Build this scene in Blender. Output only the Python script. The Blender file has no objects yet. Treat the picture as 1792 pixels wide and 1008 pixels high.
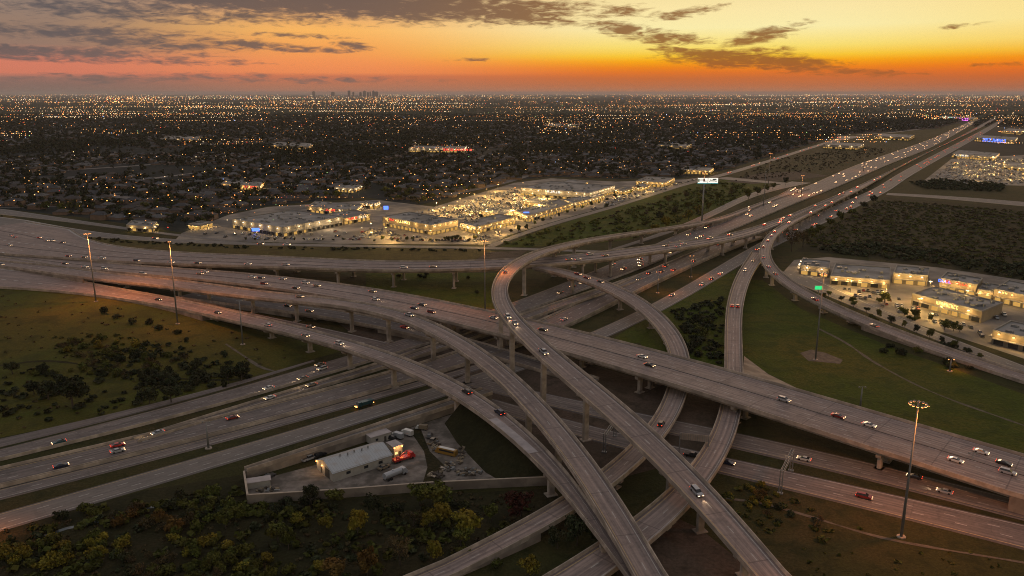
import bpy, math, random
import numpy as np
random.seed(7); rng=np.random.default_rng(7)
S=bpy.context.scene; C=S.collection
R=math.radians
# ------------------------------------------------------------------ camera
H=130.0; FPX=1394.0; PITCH=R(13.74); FW=1792.0
cam=bpy.data.cameras.new('camera'); co=bpy.data.objects.new('camera',cam); C.objects.link(co); S.camera=co
cam.sensor_width=36.0; cam.lens=FPX/FW*36.0; cam.clip_start=1.0; cam.clip_end=400000.0
co.location=(0,0,H); co.rotation_euler=(R(90)-PITCH,0,0)
S.view_settings.view_transform='Standard'; S.view_settings.look='None'; S.view_settings.gamma=1; S.view_settings.exposure=0.0
S.cycles.max_bounces=4; S.cycles.diffuse_bounces=2; S.cycles.glossy_bounces=2; S.cycles.transmission_bounces=2
S.cycles.volume_bounces=0; S.cycles.caustics_reflective=False; S.cycles.caustics_refractive=False
S.cycles.use_denoising=True; S.cycles.denoising_prefilter='NONE'; S.cycles.pixel_filter_type='BLACKMAN_HARRIS'; S.cycles.filter_width=1.05; S.cycles.sample_clamp_indirect=3.0
try: S.cycles.use_light_tree=True
except Exception: pass
def ray(x,y):
    dx=(x-896.0)/FPX; dy=(y-504.0)/FPX
    return np.array([dx, math.cos(PITCH)-dy*math.sin(PITCH), -math.sin(PITCH)-dy*math.cos(PITCH)])
def un(x,y,z=0.0):
    """a point of the photograph turned into the place it shows, z metres above the ground"""
    d=ray(x,y); t=(z-H)/d[2]; return np.array([d[0]*t,d[1]*t,z])
def un_d(x,y,dist):
    d=ray(x,y); t=dist/d[1]; return np.array([d[0]*t,dist,H+d[2]*t])
def proj(p):
    x,y,z=p[0],p[1],p[2]-H
    f=y*math.cos(PITCH)-z*math.sin(PITCH); u=-y*math.sin(PITCH)-z*math.cos(PITCH)
    return 896+FPX*x/f, 504+FPX*u/f
# ------------------------------------------------------------------ node helpers
class NT:
    def __init__(s,tree): s.t=tree; s.n=tree.nodes; s.l=tree.links
    def new(s,t,**k):
        n=s.n.new(t)
        for a,b in k.items(): setattr(n,a,b)
        return n
    def put(s,sock,v):
        if isinstance(v,bpy.types.NodeSocket): s.l.new(v,sock)
        elif v is not None: sock.default_value=v
    def m(s,op,a,b=None,c=None,clamp=False):
        n=s.new('ShaderNodeMath',operation=op); n.use_clamp=clamp
        s.put(n.inputs[0],a); s.put(n.inputs[1],b); s.put(n.inputs[2],c); return n.outputs[0]
    def mix(s,f,a,b,mode='MIX'):
        n=s.new('ShaderNodeMix',data_type='RGBA',blend_type=mode); n.clamp_factor=True
        s.put(n.inputs[0],f); s.put(n.inputs[6],a if not isinstance(a,tuple) else (*a[:3],1)); s.put(n.inputs[7],b if not isinstance(b,tuple) else (*b[:3],1)); return n.outputs[2]
    def ramp(s,f,stops,interp='LINEAR'):
        n=s.new('ShaderNodeValToRGB'); r=n.color_ramp; r.interpolation=interp
        while len(r.elements)<len(stops): r.elements.new(0.5)
        for e,(p,c) in zip(r.elements,stops):
            e.position=p; e.color=(*c[:3],1) if isinstance(c,tuple) else (c,c,c,1)
        s.put(n.inputs[0],f); return n.outputs[0]
    def noise(s,vec,scale,detail=3,rough=.55,dist=0.0):
        n=s.new('ShaderNodeTexNoise'); s.put(n.inputs['Vector'],vec); n.inputs['Scale'].default_value=scale
        n.inputs['Detail'].default_value=detail; n.inputs['Roughness'].default_value=rough; n.inputs['Distortion'].default_value=dist
        return n.outputs['Fac']
    def mapr(s,v,a,b,c=0.,d=1.,smooth=False):
        n=s.new('ShaderNodeMapRange'); n.interpolation_type='SMOOTHSTEP' if smooth else 'LINEAR'
        s.put(n.inputs[0],v); n.inputs[1].default_value=a; n.inputs[2].default_value=b; n.inputs[3].default_value=c; n.inputs[4].default_value=d
        return n.outputs[0]
    def vmul(s,v,k):
        n=s.new('ShaderNodeVectorMath',operation='MULTIPLY'); s.put(n.inputs[0],v); n.inputs[1].default_value=k; return n.outputs[0]
def srgb(r,g,b):
    f=lambda c:(c/255/12.92) if c/255<=.04045 else ((c/255+.055)/1.055)**2.4
    return (f(r),f(g),f(b))
# ------------------------------------------------------------------ world: dusk sky
SUN_AZ=R(19.0)            # towards the glow, clockwise from +Y
w=bpy.data.worlds.new('World'); S.world=w; w.use_nodes=True
W=NT(w.node_tree); W.n.clear()
wo=W.new('ShaderNodeOutputWorld'); 
tc=W.new('ShaderNodeTexCoord').outputs['Generated']
sx=W.new('ShaderNodeSeparateXYZ'); W.l.new(tc,sx.inputs[0])
X,Y,Z=sx.outputs
az=W.m('MULTIPLY',W.m('ARCTAN2',X,Y),180/math.pi)       # degrees
el=W.m('MULTIPLY',W.m('ARCSINE',Z),180/math.pi)
def azel(px,py):
    d=ray(px,py); d=d/np.linalg.norm(d); return math.degrees(math.atan2(d[0],d[1])), math.degrees(math.asin(d[2]))
e01=W.mapr(el,0,8)
def colramp(vals):   # list of (py, (r,g,b) sRGB)
    st=[]
    for py,c in vals:
        e=azel(896,py)[1]/8.0; st.append((max(0,min(1,e)),srgb(*c)))
    st.sort(key=lambda s:s[0]); return W.ramp(e01,st)
cL=colramp([(163,(130,105,96)),(150,(136,106,96)),(139,(158,112,98)),(132,(212,124,98)),(112,(214,126,100)),(104,(190,124,102)),(88,(150,120,104)),(60,(152,124,106)),(20,(150,128,114)),(-60,(120,104,104))])
cM=colramp([(163,(184,120,92)),(150,(186,118,88)),(134,(206,118,82)),(128,(240,140,84)),(108,(246,150,86)),(85,(248,164,86)),(55,(252,184,98)),(20,(222,164,112)),(-60,(150,125,110))])
cR=colramp([(163,(196,124,78)),(150,(194,110,64)),(138,(204,108,50)),(128,(228,116,34)),(119,(242,134,14)),(108,(252,170,12)),(99,(252,202,52)),(84,(252,224,112)),(52,(253,238,172)),(20,(253,232,168)),(-60,(240,212,150))])
cF=colramp([(163,(180,114,80)),(150,(184,102,62)),(138,(204,102,44)),(128,(226,108,30)),(119,(242,122,14)),(108,(248,150,18)),(97,(250,188,56)),(80,(252,214,110)),(50,(253,228,148)),(20,(252,224,146)),(-60,(225,190,125))])
azs=[azel(x,120)[0] for x in (60,560,1150,1400,1792)]
f1=W.mapr(az,azs[0],azs[1],0,1,True); f2=W.mapr(az,azs[1],azs[2],0,1,True); f3=W.mapr(az,azs[3],azs[4]+3,0,1,True)
sky=W.mix(f1,cL,cM); sky=W.mix(f2,sky,cR); sky=W.mix(f3,sky,cF)
# clouds: streaky noise in direction space; each bank has a place of its own in the sky
cv=W.new('ShaderNodeCombineXYZ'); W.l.new(az,cv.inputs[0]); W.l.new(W.m('MULTIPLY',el,4.2),cv.inputs[1])
n1=W.noise(cv.outputs[0],0.34,8,.66,1.3); n2=W.noise(cv.outputs[0],0.95,5,.6,.6)
nn=W.m('ADD',W.m('MULTIPLY',n1,1.1),W.m('MULTIPLY',n2,1.15))      # about 0.92 on average
def bank(px,py,rx,ry,k,tilt=0.0,gain=1.0):
    a0,e0=azel(px,py); sc=1/math.tan(R(1))/FPX  # deg per px roughly
    wa=rx/24.3; we=ry/24.3
    da=W.m('SUBTRACT',az,a0); de=W.m('SUBTRACT',W.m('SUBTRACT',el,e0),W.m('MULTIPLY',da,-tilt))
    q=W.m('ADD',W.m('POWER',W.m('ABSOLUTE',W.m('DIVIDE',da,wa)),2.0),W.m('POWER',W.m('ABSOLUTE',W.m('DIVIDE',de,we)),2.0))
    s=W.m('SUBTRACT',k,W.m('MULTIPLY',q,k*gain))
    return W.m('MAXIMUM',s,-1.0)
banks=[(600,4,560,34,.75,.03),(300,22,420,22,.40,0),(880,22,170,22,.60,.09),(960,34,90,10,.45,.12),(1085,50,95,16,.52,.14),
       (1160,66,120,14,.50,.1),(1330,64,85,15,.55,-.20),(1385,48,40,9,.40,-.3),(1300,104,170,20,.66,.05),(1390,114,90,12,.52,.1),(1340,88,60,9,.5,0),(1200,90,80,9,.50,.1),(1205,22,70,11,.45,-.15),(1086,20,32,13,.50,0),(1240,14,50,5,.35,-.2),
       (140,58,260,16,.42,.02),(260,74,190,13,.50,.05),(450,78,170,8,.50,.06),(540,88,110,5,.5,.02),(60,92,290,13,.55,0),(620,80,46,10,.50,.1),(150,104,330,8,.42,.01),(1470,126,130,8,.42,.03),(200,136,330,10,.30,-.02),(560,140,260,7,.25,0),(820,104,50,4,.4,0),(1760,112,70,5,.45,-.05),(1690,44,50,4,.3,-.1),(520,62,120,6,.4,.03)]
fld=None
for b in banks:
    s=bank(*b[:5],b[5] if len(b)>5 else 0)
    fld=s if fld is None else W.m('MAXIMUM',fld,s)
dens=W.mapr(W.m('ADD',nn,fld),1.20,1.72,0,1,True)
cc=W.mix(f1,srgb(90,85,88),srgb(98,84,80)); cc=W.mix(f2,cc,srgb(136,84,40))
cc=W.mix(W.mapr(el,4.2,1.0),cc,W.mix(f2,srgb(116,98,92),srgb(160,92,44)))
sky=W.mix(W.m('MULTIPLY',dens,.90),sky,cc)
# above the picture the sky turns to the grey blue of dusk (Sky Texture)
st=W.new('ShaderNodeTexSky'); st.sky_type='NISHITA'; st.sun_disc=False; st.sun_elevation=R(1.5); st.sun_rotation=SUN_AZ; st.air_density=1.0; st.dust_density=2.0
bgA=W.new('ShaderNodeBackground'); W.l.new(sky,bgA.inputs[0]); bgA.inputs[1].default_value=1.0
hi=W.mix(1.0,W.mix(.5,st.outputs[0],(1.0,1.0,1.0)),(0.485,0.415,0.385),'MULTIPLY')
bgB=W.new('ShaderNodeBackground'); W.l.new(hi,bgB.inputs[0]); bgB.inputs[1].default_value=1.0
mx=W.new('ShaderNodeMixShader'); W.l.new(W.mapr(el,7.0,17.0,0,1,True),mx.inputs[0]); W.l.new(bgA.outputs[0],mx.inputs[1]); W.l.new(bgB.outputs[0],mx.inputs[2])
W.l.new(mx.outputs[0],wo.inputs[0])
# ------------------------------------------------------------------ sun (just set: weak, warm, wide)
sl=bpy.data.lights.new('sun','SUN'); sl.energy=0.55; sl.angle=R(12); sl.color=(1.0,.62,.36)
so=bpy.data.objects.new('sun',sl); C.objects.link(so)
so.rotation_euler=(R(90-5),0,math.pi-SUN_AZ)   # light travels away from the glow, towards the camera
# ------------------------------------------------------------------ object helpers
def mesh(name,V,F,mats,fm=None,uv=None,smooth=False,uv2=None):
    me=bpy.data.meshes.new(name); V=np.asarray(V,dtype=np.float64).reshape(-1,3)
    if isinstance(F,np.ndarray) and F.ndim==2:
        k=F.shape[1]; me.vertices.add(len(V)); me.vertices.foreach_set('co',V.astype(np.float32).ravel())
        me.loops.add(F.size); me.loops.foreach_set('vertex_index',F.astype(np.int32).ravel())
        me.polygons.add(len(F)); me.polygons.foreach_set('loop_start',np.arange(0,F.size,k,dtype=np.int32)); me.polygons.foreach_set('loop_total',np.full(len(F),k,dtype=np.int32))
        me.update(calc_edges=True)
    else:
        me.from_pydata([tuple(v) for v in V],[],[tuple(int(i) for i in f) for f in F])
    if not isinstance(mats,(list,tuple)): mats=[mats]
    for m in mats: me.materials.append(m)
    if fm is not None: me.polygons.foreach_set('material_index',np.asarray(fm,dtype=np.int32))
    if uv is not None:
        l=me.uv_layers.new(name='UVMap'); vi=np.empty(len(me.loops),dtype=np.int32); me.loops.foreach_get('vertex_index',vi)
        l.data.foreach_set('uv',np.asarray(uv,dtype=np.float32)[vi].ravel())
    if uv2 is not None:
        l=me.uv_layers.new(name='lanes'); vi=np.empty(len(me.loops),dtype=np.int32); me.loops.foreach_get('vertex_index',vi)
        l.data.foreach_set('uv',np.asarray(uv2,dtype=np.float32)[vi].ravel())
    if smooth: me.polygons.foreach_set('use_smooth',np.ones(len(me.polygons),dtype=bool))
    me.update(); return me
def obj(name,me,parent=None,loc=(0,0,0),rz=0.0,sc=None):
    o=bpy.data.objects.new(name,me); C.objects.link(o); o.location=[float(v) for v in loc]; o.rotation_euler=(0,0,rz)
    if sc is not None: o.scale=(sc,sc,sc) if not isinstance(sc,(tuple,list)) else sc
    if parent: o.parent=parent
    return o
def tag(o,label=None,cat=None,group=None,kind=None):
    if label: o['label']=label
    if cat: o['category']=cat
    if group: o['group']=group
    if kind: o['kind']=kind
    return o
def empty(name,loc,label=None,cat=None,group=None,rz=0):
    o=bpy.data.objects.new(name,None); C.objects.link(o); o.location=[float(v) for v in loc]; o.rotation_euler=(0,0,rz); return tag(o,label,cat,group)
def copy_tree(o,parent=None):
    c=o.copy(); C.objects.link(c)
    if parent: c.parent=parent
    for ch in o.children: copy_tree(ch,c)
    return c
class MB:
    """collects boxes, tubes and polygons; quads and n-gons"""
    def __init__(s): s.V=[]; s.F=[]; s.M=[]
    def add(s,V,F,m=0):
        b=len(s.V); s.V+= [tuple(float(q) for q in v) for v in V]; s.F+=[tuple(i+b for i in f) for f in F]; s.M+=[m]*len(F); return s
    def box(s,c,d,m=0,rz=0,ry=0):
        cx,cy,cz=c; a,b,h=d[0]/2,d[1]/2,d[2]/2; ca,sa=math.cos(rz),math.sin(rz); V=[]
        for z in (-h,h):
            for x,y in ((-a,-b),(a,-b),(a,b),(-a,b)):
                x2=x; z2=z
                if ry: x2=x*math.cos(ry)+z*math.sin(ry); z2=-x*math.sin(ry)+z*math.cos(ry)
                V.append((cx+x2*ca-y*sa,cy+x2*sa+y*ca,cz+z2))
        return s.add(V,[(3,2,1,0),(4,5,6,7),(0,1,5,4),(1,2,6,5),(2,3,7,6),(3,0,4,7)],m)
    def tube(s,p,q,r0,r1=None,n=8,m=0):
        r1=r0 if r1 is None else r1; p=np.array(p,float); q=np.array(q,float); d=q-p; d/=np.linalg.norm(d)
        u=np.cross(d,[0,0,1.]) if abs(d[2])<.95 else np.cross(d,[1.,0,0]); u/=np.linalg.norm(u); v=np.cross(d,u); V=[]
        for c,r in ((p,r0),(q,r1)):
            for i in range(n):
                a=2*math.pi*i/n; V.append(c+r*(math.cos(a)*u+math.sin(a)*v))
        F=[(i,(i+1)%n,n+(i+1)%n,n+i) for i in range(n)]+[tuple(range(n))[::-1],tuple(range(n,2*n))]
        return s.add(V,F,m)
    def prism(s,pts,z0,z1,m=0,top=None):
        n=len(pts); V=[(p[0],p[1],z0) for p in pts]+[(p[0],p[1],z1) for p in pts]
        s.add(V,[(i,(i+1)%n,n+(i+1)%n,n+i) for i in range(n)]+[tuple(range(n))[::-1]],m)
        b=len(s.V)-2*n; s.F.append(tuple(b+n+i for i in range(n))); s.M.append(m if top is None else top); return s
    def me(s,name,mats,smooth=False): return mesh(name,s.V,s.F,mats,s.M,smooth=smooth)
# ------------------------------------------------------------------ materials
def mat(name): 
    m=bpy.data.materials.new(name); m.use_nodes=True; return m,NT(m.node_tree),m.node_tree.nodes['Principled BSDF']
def simple(name,c,rough=.8,var=.25,scale=.6,metal=0.0,spec=.3,detail=4,c2=None,c2s=.1):
    m,T,B=mat(name); co_=T.new('ShaderNodeTexCoord').outputs['Object']
    f=T.noise(co_,scale,detail); lo=tuple(v*(1-var) for v in c); hi_=tuple(min(1,v*(1+var)) for v in c)
    col=T.mix(T.mapr(f,.3,.7),lo,hi_)
    if c2: col=T.mix(T.mapr(T.noise(co_,c2s,4),.42,.62,0,1,True),col,c2)
    T.l.new(col,B.inputs['Base Color']); B.inputs['Roughness'].default_value=rough; B.inputs['Metallic'].default_value=metal
    B.inputs['Specular IOR Level'].default_value=spec; return m
def emit(name,c,strength,sampling='NONE'):
    m=bpy.data.materials.new(name); m.use_nodes=True; T=NT(m.node_tree); T.n.clear(); o=T.new('ShaderNodeOutputMaterial'); e=T.new('ShaderNodeEmission')
    e.inputs[0].default_value=(*c,1); e.inputs[1].default_value=strength; T.l.new(e.outputs[0],o.inputs[0]); m.cycles.emission_sampling=sampling; return m
def world_xy(T):
    g=T.new('ShaderNodeNewGeometry').outputs['Position']; return g
def road_mat(name,base,dark,warm=(.30,.25,.22),seam=True,seamk=.5):
    m,T,B=mat(name); uv=T.new('ShaderNodeUVMap').outputs[0]; sp=T.new('ShaderNodeSeparateXYZ'); T.l.new(uv,sp.inputs[0]); u,v=sp.outputs[0],sp.outputs[1]
    pos=world_xy(T)
    st_=T.new('ShaderNodeCombineXYZ'); T.l.new(T.m('MULTIPLY',u,.018),st_.inputs[0]); T.l.new(T.m('MULTIPLY',v,.9),st_.inputs[1])
    streak=T.noise(st_.outputs[0],1.0,4,.6)
    big=T.noise(pos,.03,4,.6); fine=T.noise(pos,.9,3,.6)
    col=T.mix(T.mapr(big,.35,.68),base,warm)
    col=T.mix(T.mapr(streak,.40,.66,0,.85),col,dark)
    # wheel paths: two dark bands in each 3.6 m lane
    wp=T.m('ABSOLUTE',T.m('SINE',T.m('MULTIPLY',v,math.pi/1.8))); col=T.mix(T.mapr(wp,.55,1.0,.0,.38),col,dark)
    col=T.mix(T.mapr(fine,.35,.65,0,.22),col,(base[0]*1.35,base[1]*1.33,base[2]*1.3))
    if seam:
        fr=T.m('FRACT',T.m('DIVIDE',u,22.0)); sm=T.m('LESS_THAN',fr,.018); col=T.mix(T.m('MULTIPLY',sm,seamk),col,(dark[0]*.6,dark[1]*.6,dark[2]*.6))
        # slab to slab tone changes
        wn=T.new('ShaderNodeTexWhiteNoise',noise_dimensions='2D'); cb=T.new('ShaderNodeCombineXYZ')
        T.l.new(T.m('FLOOR',T.m('DIVIDE',u,22.0)),cb.inputs[0]); T.l.new(T.m('FLOOR',T.m('DIVIDE',v,3.6)),cb.inputs[1]); T.l.new(cb.outputs[0],wn.inputs['Vector'])
        col=T.mix(T.m('MULTIPLY',wn.outputs['Value'],.22),col,dark)
    patch=T.noise(pos,.16,5,.7,.8); col=T.mix(T.mapr(patch,.52,.66,0,.42,True),col,dark); col=T.mix(T.mapr(patch,.42,.30,0,.30,True),col,(base[0]*1.3,base[1]*1.27,base[2]*1.25))
    # worn lane paint: x counts lanes from the left edge line, y holds the number of lanes
    l2=T.new('ShaderNodeUVMap',uv_map='lanes').outputs[0]; s2=T.new('ShaderNodeSeparateXYZ'); T.l.new(l2,s2.inputs[0]); lx,ln=s2.outputs[0],s2.outputs[1]
    dl=T.m('ABSOLUTE',T.m('SUBTRACT',T.m('FRACT',T.m('ADD',lx,.5)),.5)); line=T.m('LESS_THAN',dl,.045)
    inside=T.m('MULTIPLY',T.m('GREATER_THAN',lx,-.1),T.m('LESS_THAN',lx,T.m('ADD',ln,.1)))
    edge_=T.m('MAXIMUM',T.m('LESS_THAN',lx,.4),T.m('GREATER_THAN',lx,T.m('SUBTRACT',ln,.4)))
    dash=T.m('LESS_THAN',T.m('FRACT',T.m('ADD',T.m('DIVIDE',u,12.0),T.m('MULTIPLY',T.m('FLOOR',T.m('ADD',lx,.5)),.29))),.27)
    pm=T.m('MULTIPLY',T.m('MULTIPLY',line,inside),T.m('MULTIPLY',T.m('MAXIMUM',edge_,dash),T.m('GREATER_THAN',ln,.5)))
    shl=T.m('MAXIMUM',T.m('LESS_THAN',lx,-.04),T.m('GREATER_THAN',lx,T.m('ADD',ln,.04))); col=T.mix(T.m('MULTIPLY',T.m('MULTIPLY',shl,T.m('GREATER_THAN',ln,.5)),.5),col,(dark[0]*.8,dark[1]*.82,dark[2]*.9))
    pm=T.m('MULTIPLY',pm,T.mapr(fine,.3,.6,.35,.85))
    pc_=T.mix(T.m('LESS_THAN',lx,.4),(.47,.45,.43),(.50,.37,.19)); col=T.mix(pm,col,pc_)
    T.l.new(col,B.inputs['Base Color']); B.inputs['Roughness'].default_value=.78; B.inputs['Specular IOR Level'].default_value=.22
    return m
M={}
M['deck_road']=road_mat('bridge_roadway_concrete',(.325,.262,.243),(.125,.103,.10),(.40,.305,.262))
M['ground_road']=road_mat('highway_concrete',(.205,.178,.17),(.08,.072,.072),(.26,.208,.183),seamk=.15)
M['frontage']=road_mat('frontage_concrete',(.20,.182,.172),(.12,.11,.105),(.24,.205,.18),seamk=.15)
M['concrete']=simple('structural_concrete',(.40,.345,.29),.85,.25,.35,c2=(.22,.19,.16),c2s=.12)
M['barrier']=simple('barrier_concrete',(.40,.335,.275),.85,.25,.5,c2=(.26,.22,.185),c2s=.12)
M['marking']=simple('road_paint_white',(.62,.60,.56),.6,.25,2.0)
M['yellow']=simple('road_paint_yellow',(.55,.36,.08),.6,.25,2.0)
M['wall']=simple('retaining_wall_concrete',(.28,.235,.19),.9,.25,.3,c2=(.17,.14,.115),c2s=.15)
M['steel']=simple('galvanised_steel',(.20,.21,.215),.5,.15,.8,metal=.3)
M['paleslab']=simple('pale_shoulder_slab',(.40,.36,.36),.8,.18,.3)
# ------------------------------------------------------------------ road geometry
def cr(P,n=14):
    """Catmull-Rom through the rows of P"""
    P=np.asarray(P,float); Q=[]
    E=np.vstack([2*P[0]-P[1],P,2*P[-1]-P[-2]])
    for i in range(1,len(E)-2):
        a,b,c,d=E[i-1],E[i],E[i+1],E[i+2]
        for k in range(n):
            t=k/n; Q.append(.5*((2*b)+(-a+c)*t+(2*a-5*b+4*c-d)*t*t+(-a+3*b-3*c+d)*t**3))
    Q.append(E[-2]); return np.array(Q)
def resample(P,step):
    d=np.r_[0,np.cumsum(np.linalg.norm(np.diff(P[:,:2],axis=0),axis=1))]; L=d[-1]; n=max(2,int(L/step)+1); t=np.linspace(0,L,n)
    return np.stack([np.interp(t,d,P[:,k]) for k in range(P.shape[1])],1)
def smooth1(A,k,passes=3):
    A=A.copy()
    if k<1: return A
    for _ in range(passes):
        n=len(A); pad=np.concatenate([2*A[:1]-A[1:k+1][::-1],A,2*A[-1:]-A[-k-1:-1][::-1]]) if n>k+1 else A
        if n<=k+1: return A
        c=np.cumsum(np.concatenate([np.zeros((1,)+A.shape[1:]),pad]),axis=0); A=(c[2*k+1:]-c[:-2*k-1])/(2*k+1)
    return A
def zat(anch,p):
    best=1e18; z=anch[0][2]
    for (x0,y0,z0),(x1,y1,z1) in zip(anch[:-1],anch[1:]):
        dx,dy=x1-x0,y1-y0; t=((p[0]-x0)*dx+(p[1]-y0)*dy)/(dx*dx+dy*dy+1e-9); t=max(0,min(1,t)); q=(x0+dx*t-p[0])**2+(y0+dy*t-p[1])**2
        if q<best: best=q; z=z0+(z1-z0)*t
    return z
class Path: pass
PATHS={}
def path(name,e1,e2,anch,step=6.0,sm=4,ext=(0,0),zk=1.0):
    """a carriageway from its two edges as seen, and the height of its surface along it"""
    if not isinstance(anch,(list,tuple)): anch=[(-5000,0,anch),(5000,0,anch)]
    anch=[(a[0],a[1],a[2]*zk) for a in anch]
    W_=[]
    for e in (e1,e2):
        px=cr(e,8); pts=np.array([un(x,y,zat(anch,(x,y))) for x,y in px]); W_.append(resample(pts,2.5))
    A,B=W_
    ctr=[];wd=[]
    ia=np.arange(len(A))
    for i in ia:
        d=np.linalg.norm(B[:,:2]-A[i,:2],axis=1); j=int(d.argmin()); ctr.append((A[i]+B[j])/2); wd.append(d[j])
    P=np.column_stack([np.array(ctr),wd])
    keep=[0]
    for i in range(1,len(P)):
        if np.linalg.norm(P[i,:2]-P[keep[-1],:2])>1.0: keep.append(i)
    P=P[keep]; P=resample(P,step); P=smooth1(P,sm)
    P[:,3]=smooth1(P[:,3:4],sm*2)[:,0]; P=resample(P,step)
    if ext[0]:
        d=P[0,:2]-P[2,:2]; d/=np.linalg.norm(d); n=int(ext[0]/step); add=np.array([[*(P[0,:2]+d*step*k),P[0,2],P[0,3]] for k in range(n,0,-1)]); P=np.vstack([add,P])
    if ext[1]:
        d=P[-1,:2]-P[-3,:2]; d/=np.linalg.norm(d); n=int(ext[1]/step); add=np.array([[*(P[-1,:2]+d*step*k),P[-1,2],P[-1,3]] for k in range(1,n+1)]); P=np.vstack([P,add])
    p=Path(); p.name=name; p.c=P[:,:3]; p.w=P[:,3]; T=np.gradient(p.c[:,:2],axis=0); T/=np.linalg.norm(T,axis=1)[:,None]; p.t=T; p.n=np.column_stack([-T[:,1],T[:,0]])
    p.u=np.r_[0,np.cumsum(np.linalg.norm(np.diff(p.c[:,:2],axis=0),axis=1))]; p.px=np.array([proj(c) for c in p.c]); PATHS[name]=p; return p
def lat(p,i,s,dx): return p.c[i,:2]+p.n[i]*(s*p.w[i]/2+dx)
def loft(p,prof,closed=True,i0=0,i1=None,uv=False,caps=True):
    """sweeps a cross section (side, offset, height; height 'g' = down to the ground) along the road"""
    i1=len(p.c) if i1 is None else i1; k=len(prof); V=[];UV=[]
    for i in range(i0,i1):
        for s,dx,dz in prof:
            q=lat(p,i,s,dx); z=(-.4 if dz=='g' else p.c[i,2]+dz); V.append((q[0],q[1],z)); UV.append((p.u[i],s*p.w[i]/2+dx))
    n=i1-i0; F=[]
    for i in range(n-1):
        for j in range(k if closed else k-1):
            a=i*k+j; b=i*k+(j+1)%k; F.append((a,b,b+k,a+k))
    if closed and caps: F.append(tuple(range(k))); F.append(tuple((n-1)*k+j for j in range(k))[::-1])
    return V,F,UV
# ------------------------------------------------------------------ the interchange: carriageways read off their edges
ZK=1.06
B_=path('B',[(1475,300),(1400,329),(1335,353),(1285,372.5),(1248,383.5),(1150,401),(1057,412),(1012,420),(975,427),(940,436),(912,447),(887,463),(868,482),(859,502),(858,522),(864,542),(880,565),(904,590),(935,622),(972,657),(1022,699),(1092,756),(1142,803),(1191,852),(1216,881),(1260,931),(1308,994),(1319,1008)][1:],
 [(1400,332.5),(1337,357.5),(1286,378),(1248,390.5),(1150,405),(1075,417.5),(1025,427),(975,440),(940,452),(912,467),(892,486),(884,505),(886,527),(895,546),(909,561),(932,580),(960,607),(1010,645),(1060,680),(1102,716),(1135,745),(1165,771),(1215,822),(1241,850),(1285,898),(1330,951),(1378,1008)],
 [(1400,331,.35),(1335,355,.45),(1290,374,1.5),(1248,387,4),(1150,403,8),(1060,414,13),(1000,427,18),(925,455,22),(885,475,24),(868,510,26),(890,560,27),(947,620,24),(1030,692,20),(1100,745,17),(1160,805,13.5),(1225,875,10),(1340,1000,7)],ext=(0,60),zk=ZK)
C_=path('C',[(0,454),(75,462),(150,474),(225,482),(300,488),(360,494),(448,510),(523,517),(598,522.5),(635,528),(673,535),(710,545),(748,559),(785,576),(823,597),(860,621),(890,645),(935,685),(980,732),(1015,775),(1047,817),(1085,871),(1117,923),(1137,956),(1164,1006)],
 [(0,463),(40,471),(92,480),(160,489),(225,497.5),(300,506),(362,514),(448,524),(523,530),(598,537.5),(635,542.5),(673,550),(710,562.5),(748,580),(785,601),(828,630),(860,655),(897,692),(935,735),(965,770),(992,805),(1010,831),(1035,868),(1057,908),(1072,936),(1090,971),(1108,1008)],
 [(0,459,1.5),(92,474,2.5),(160,482,4),(225,490,5.5),(309,497,7.5),(366,504,9),(439,514,11),(523,524,13),(610,531,14.5),(760,575,16),(890,670,15.5),(1000,790,13),(1080,920,10),(1136,1006,8.5)],ext=(80,60),zk=ZK)
A_=path('A',[(0,441),(100,454),(225,464.5),(325,470),(400,475),(448,479),(498,484),(548,491),(598,496),(648,505),(698,514),(748,524),(798,532.5),(868,545),(950,566),(1012,581),(1075,596),(1150,615),(1235,637),(1308,657),(1381,678),(1462,705),(1546,732),(1630,754),(1708,775),(1792,799)],
 [(0,453.2),(75,461.2),(150,473),(225,480.5),(300,486.5),(360,491.5),(448,504),(520,512),(595,521),(680,538),(735,552),(773,565),(823,577),(882,589),(960,605),(1022,629),(1085,647),(1145,665),(1210,682),(1265,702),(1308,714),(1361,732),(1462,764),(1546,791),(1630,818),(1695,842),(1792,872)],
 [(0,447,1.5),(150,464,3),(300,478,5),(448,492,8),(595,508,9.5),(800,555,10),(1400,714,10),(1560,765,9),(1680,805,7.5),(1792,836,6)],ext=(80,140),zk=1.0,step=8)
D_=path('D',[(0,401),(75,412),(140,425),(225,435),(300,440.5),(375,444),(448,446),(548,452.5),(648,459),(748,459.5),(823,457.5),(896,454.5),(1000,447.5),(1062,441),(1137,430),(1180,426),(1230,419),(1275,408.5),(1325,396.5),(1377,379),(1425,358.5),(1466,341.4)],
 [(0,438.5),(50,444.5),(100,451),(160,457),(225,461),(300,465.5),(375,467),(448,468),(548,470.5),(598,472.5),(698,475.5),(798,475),(873,472),(927,467.5),(975,466),(1025,461),(1075,454.5),(1137,444),(1175,437.5),(1250,427.5),(1325,414),(1348,400),(1381,385),(1432,362),(1475,342)],
 [(0,425,2),(160,442,3.5),(300,453,6),(448,457,9),(690,467,12),(800,467,14),(930,461,15),(1100,440,14),(1250,423,12),(1330,406,10),(1380,381,8.5),(1425,360,7.5),(1475,340,6)],ext=(80,0),zk=1.0,step=8)
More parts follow.
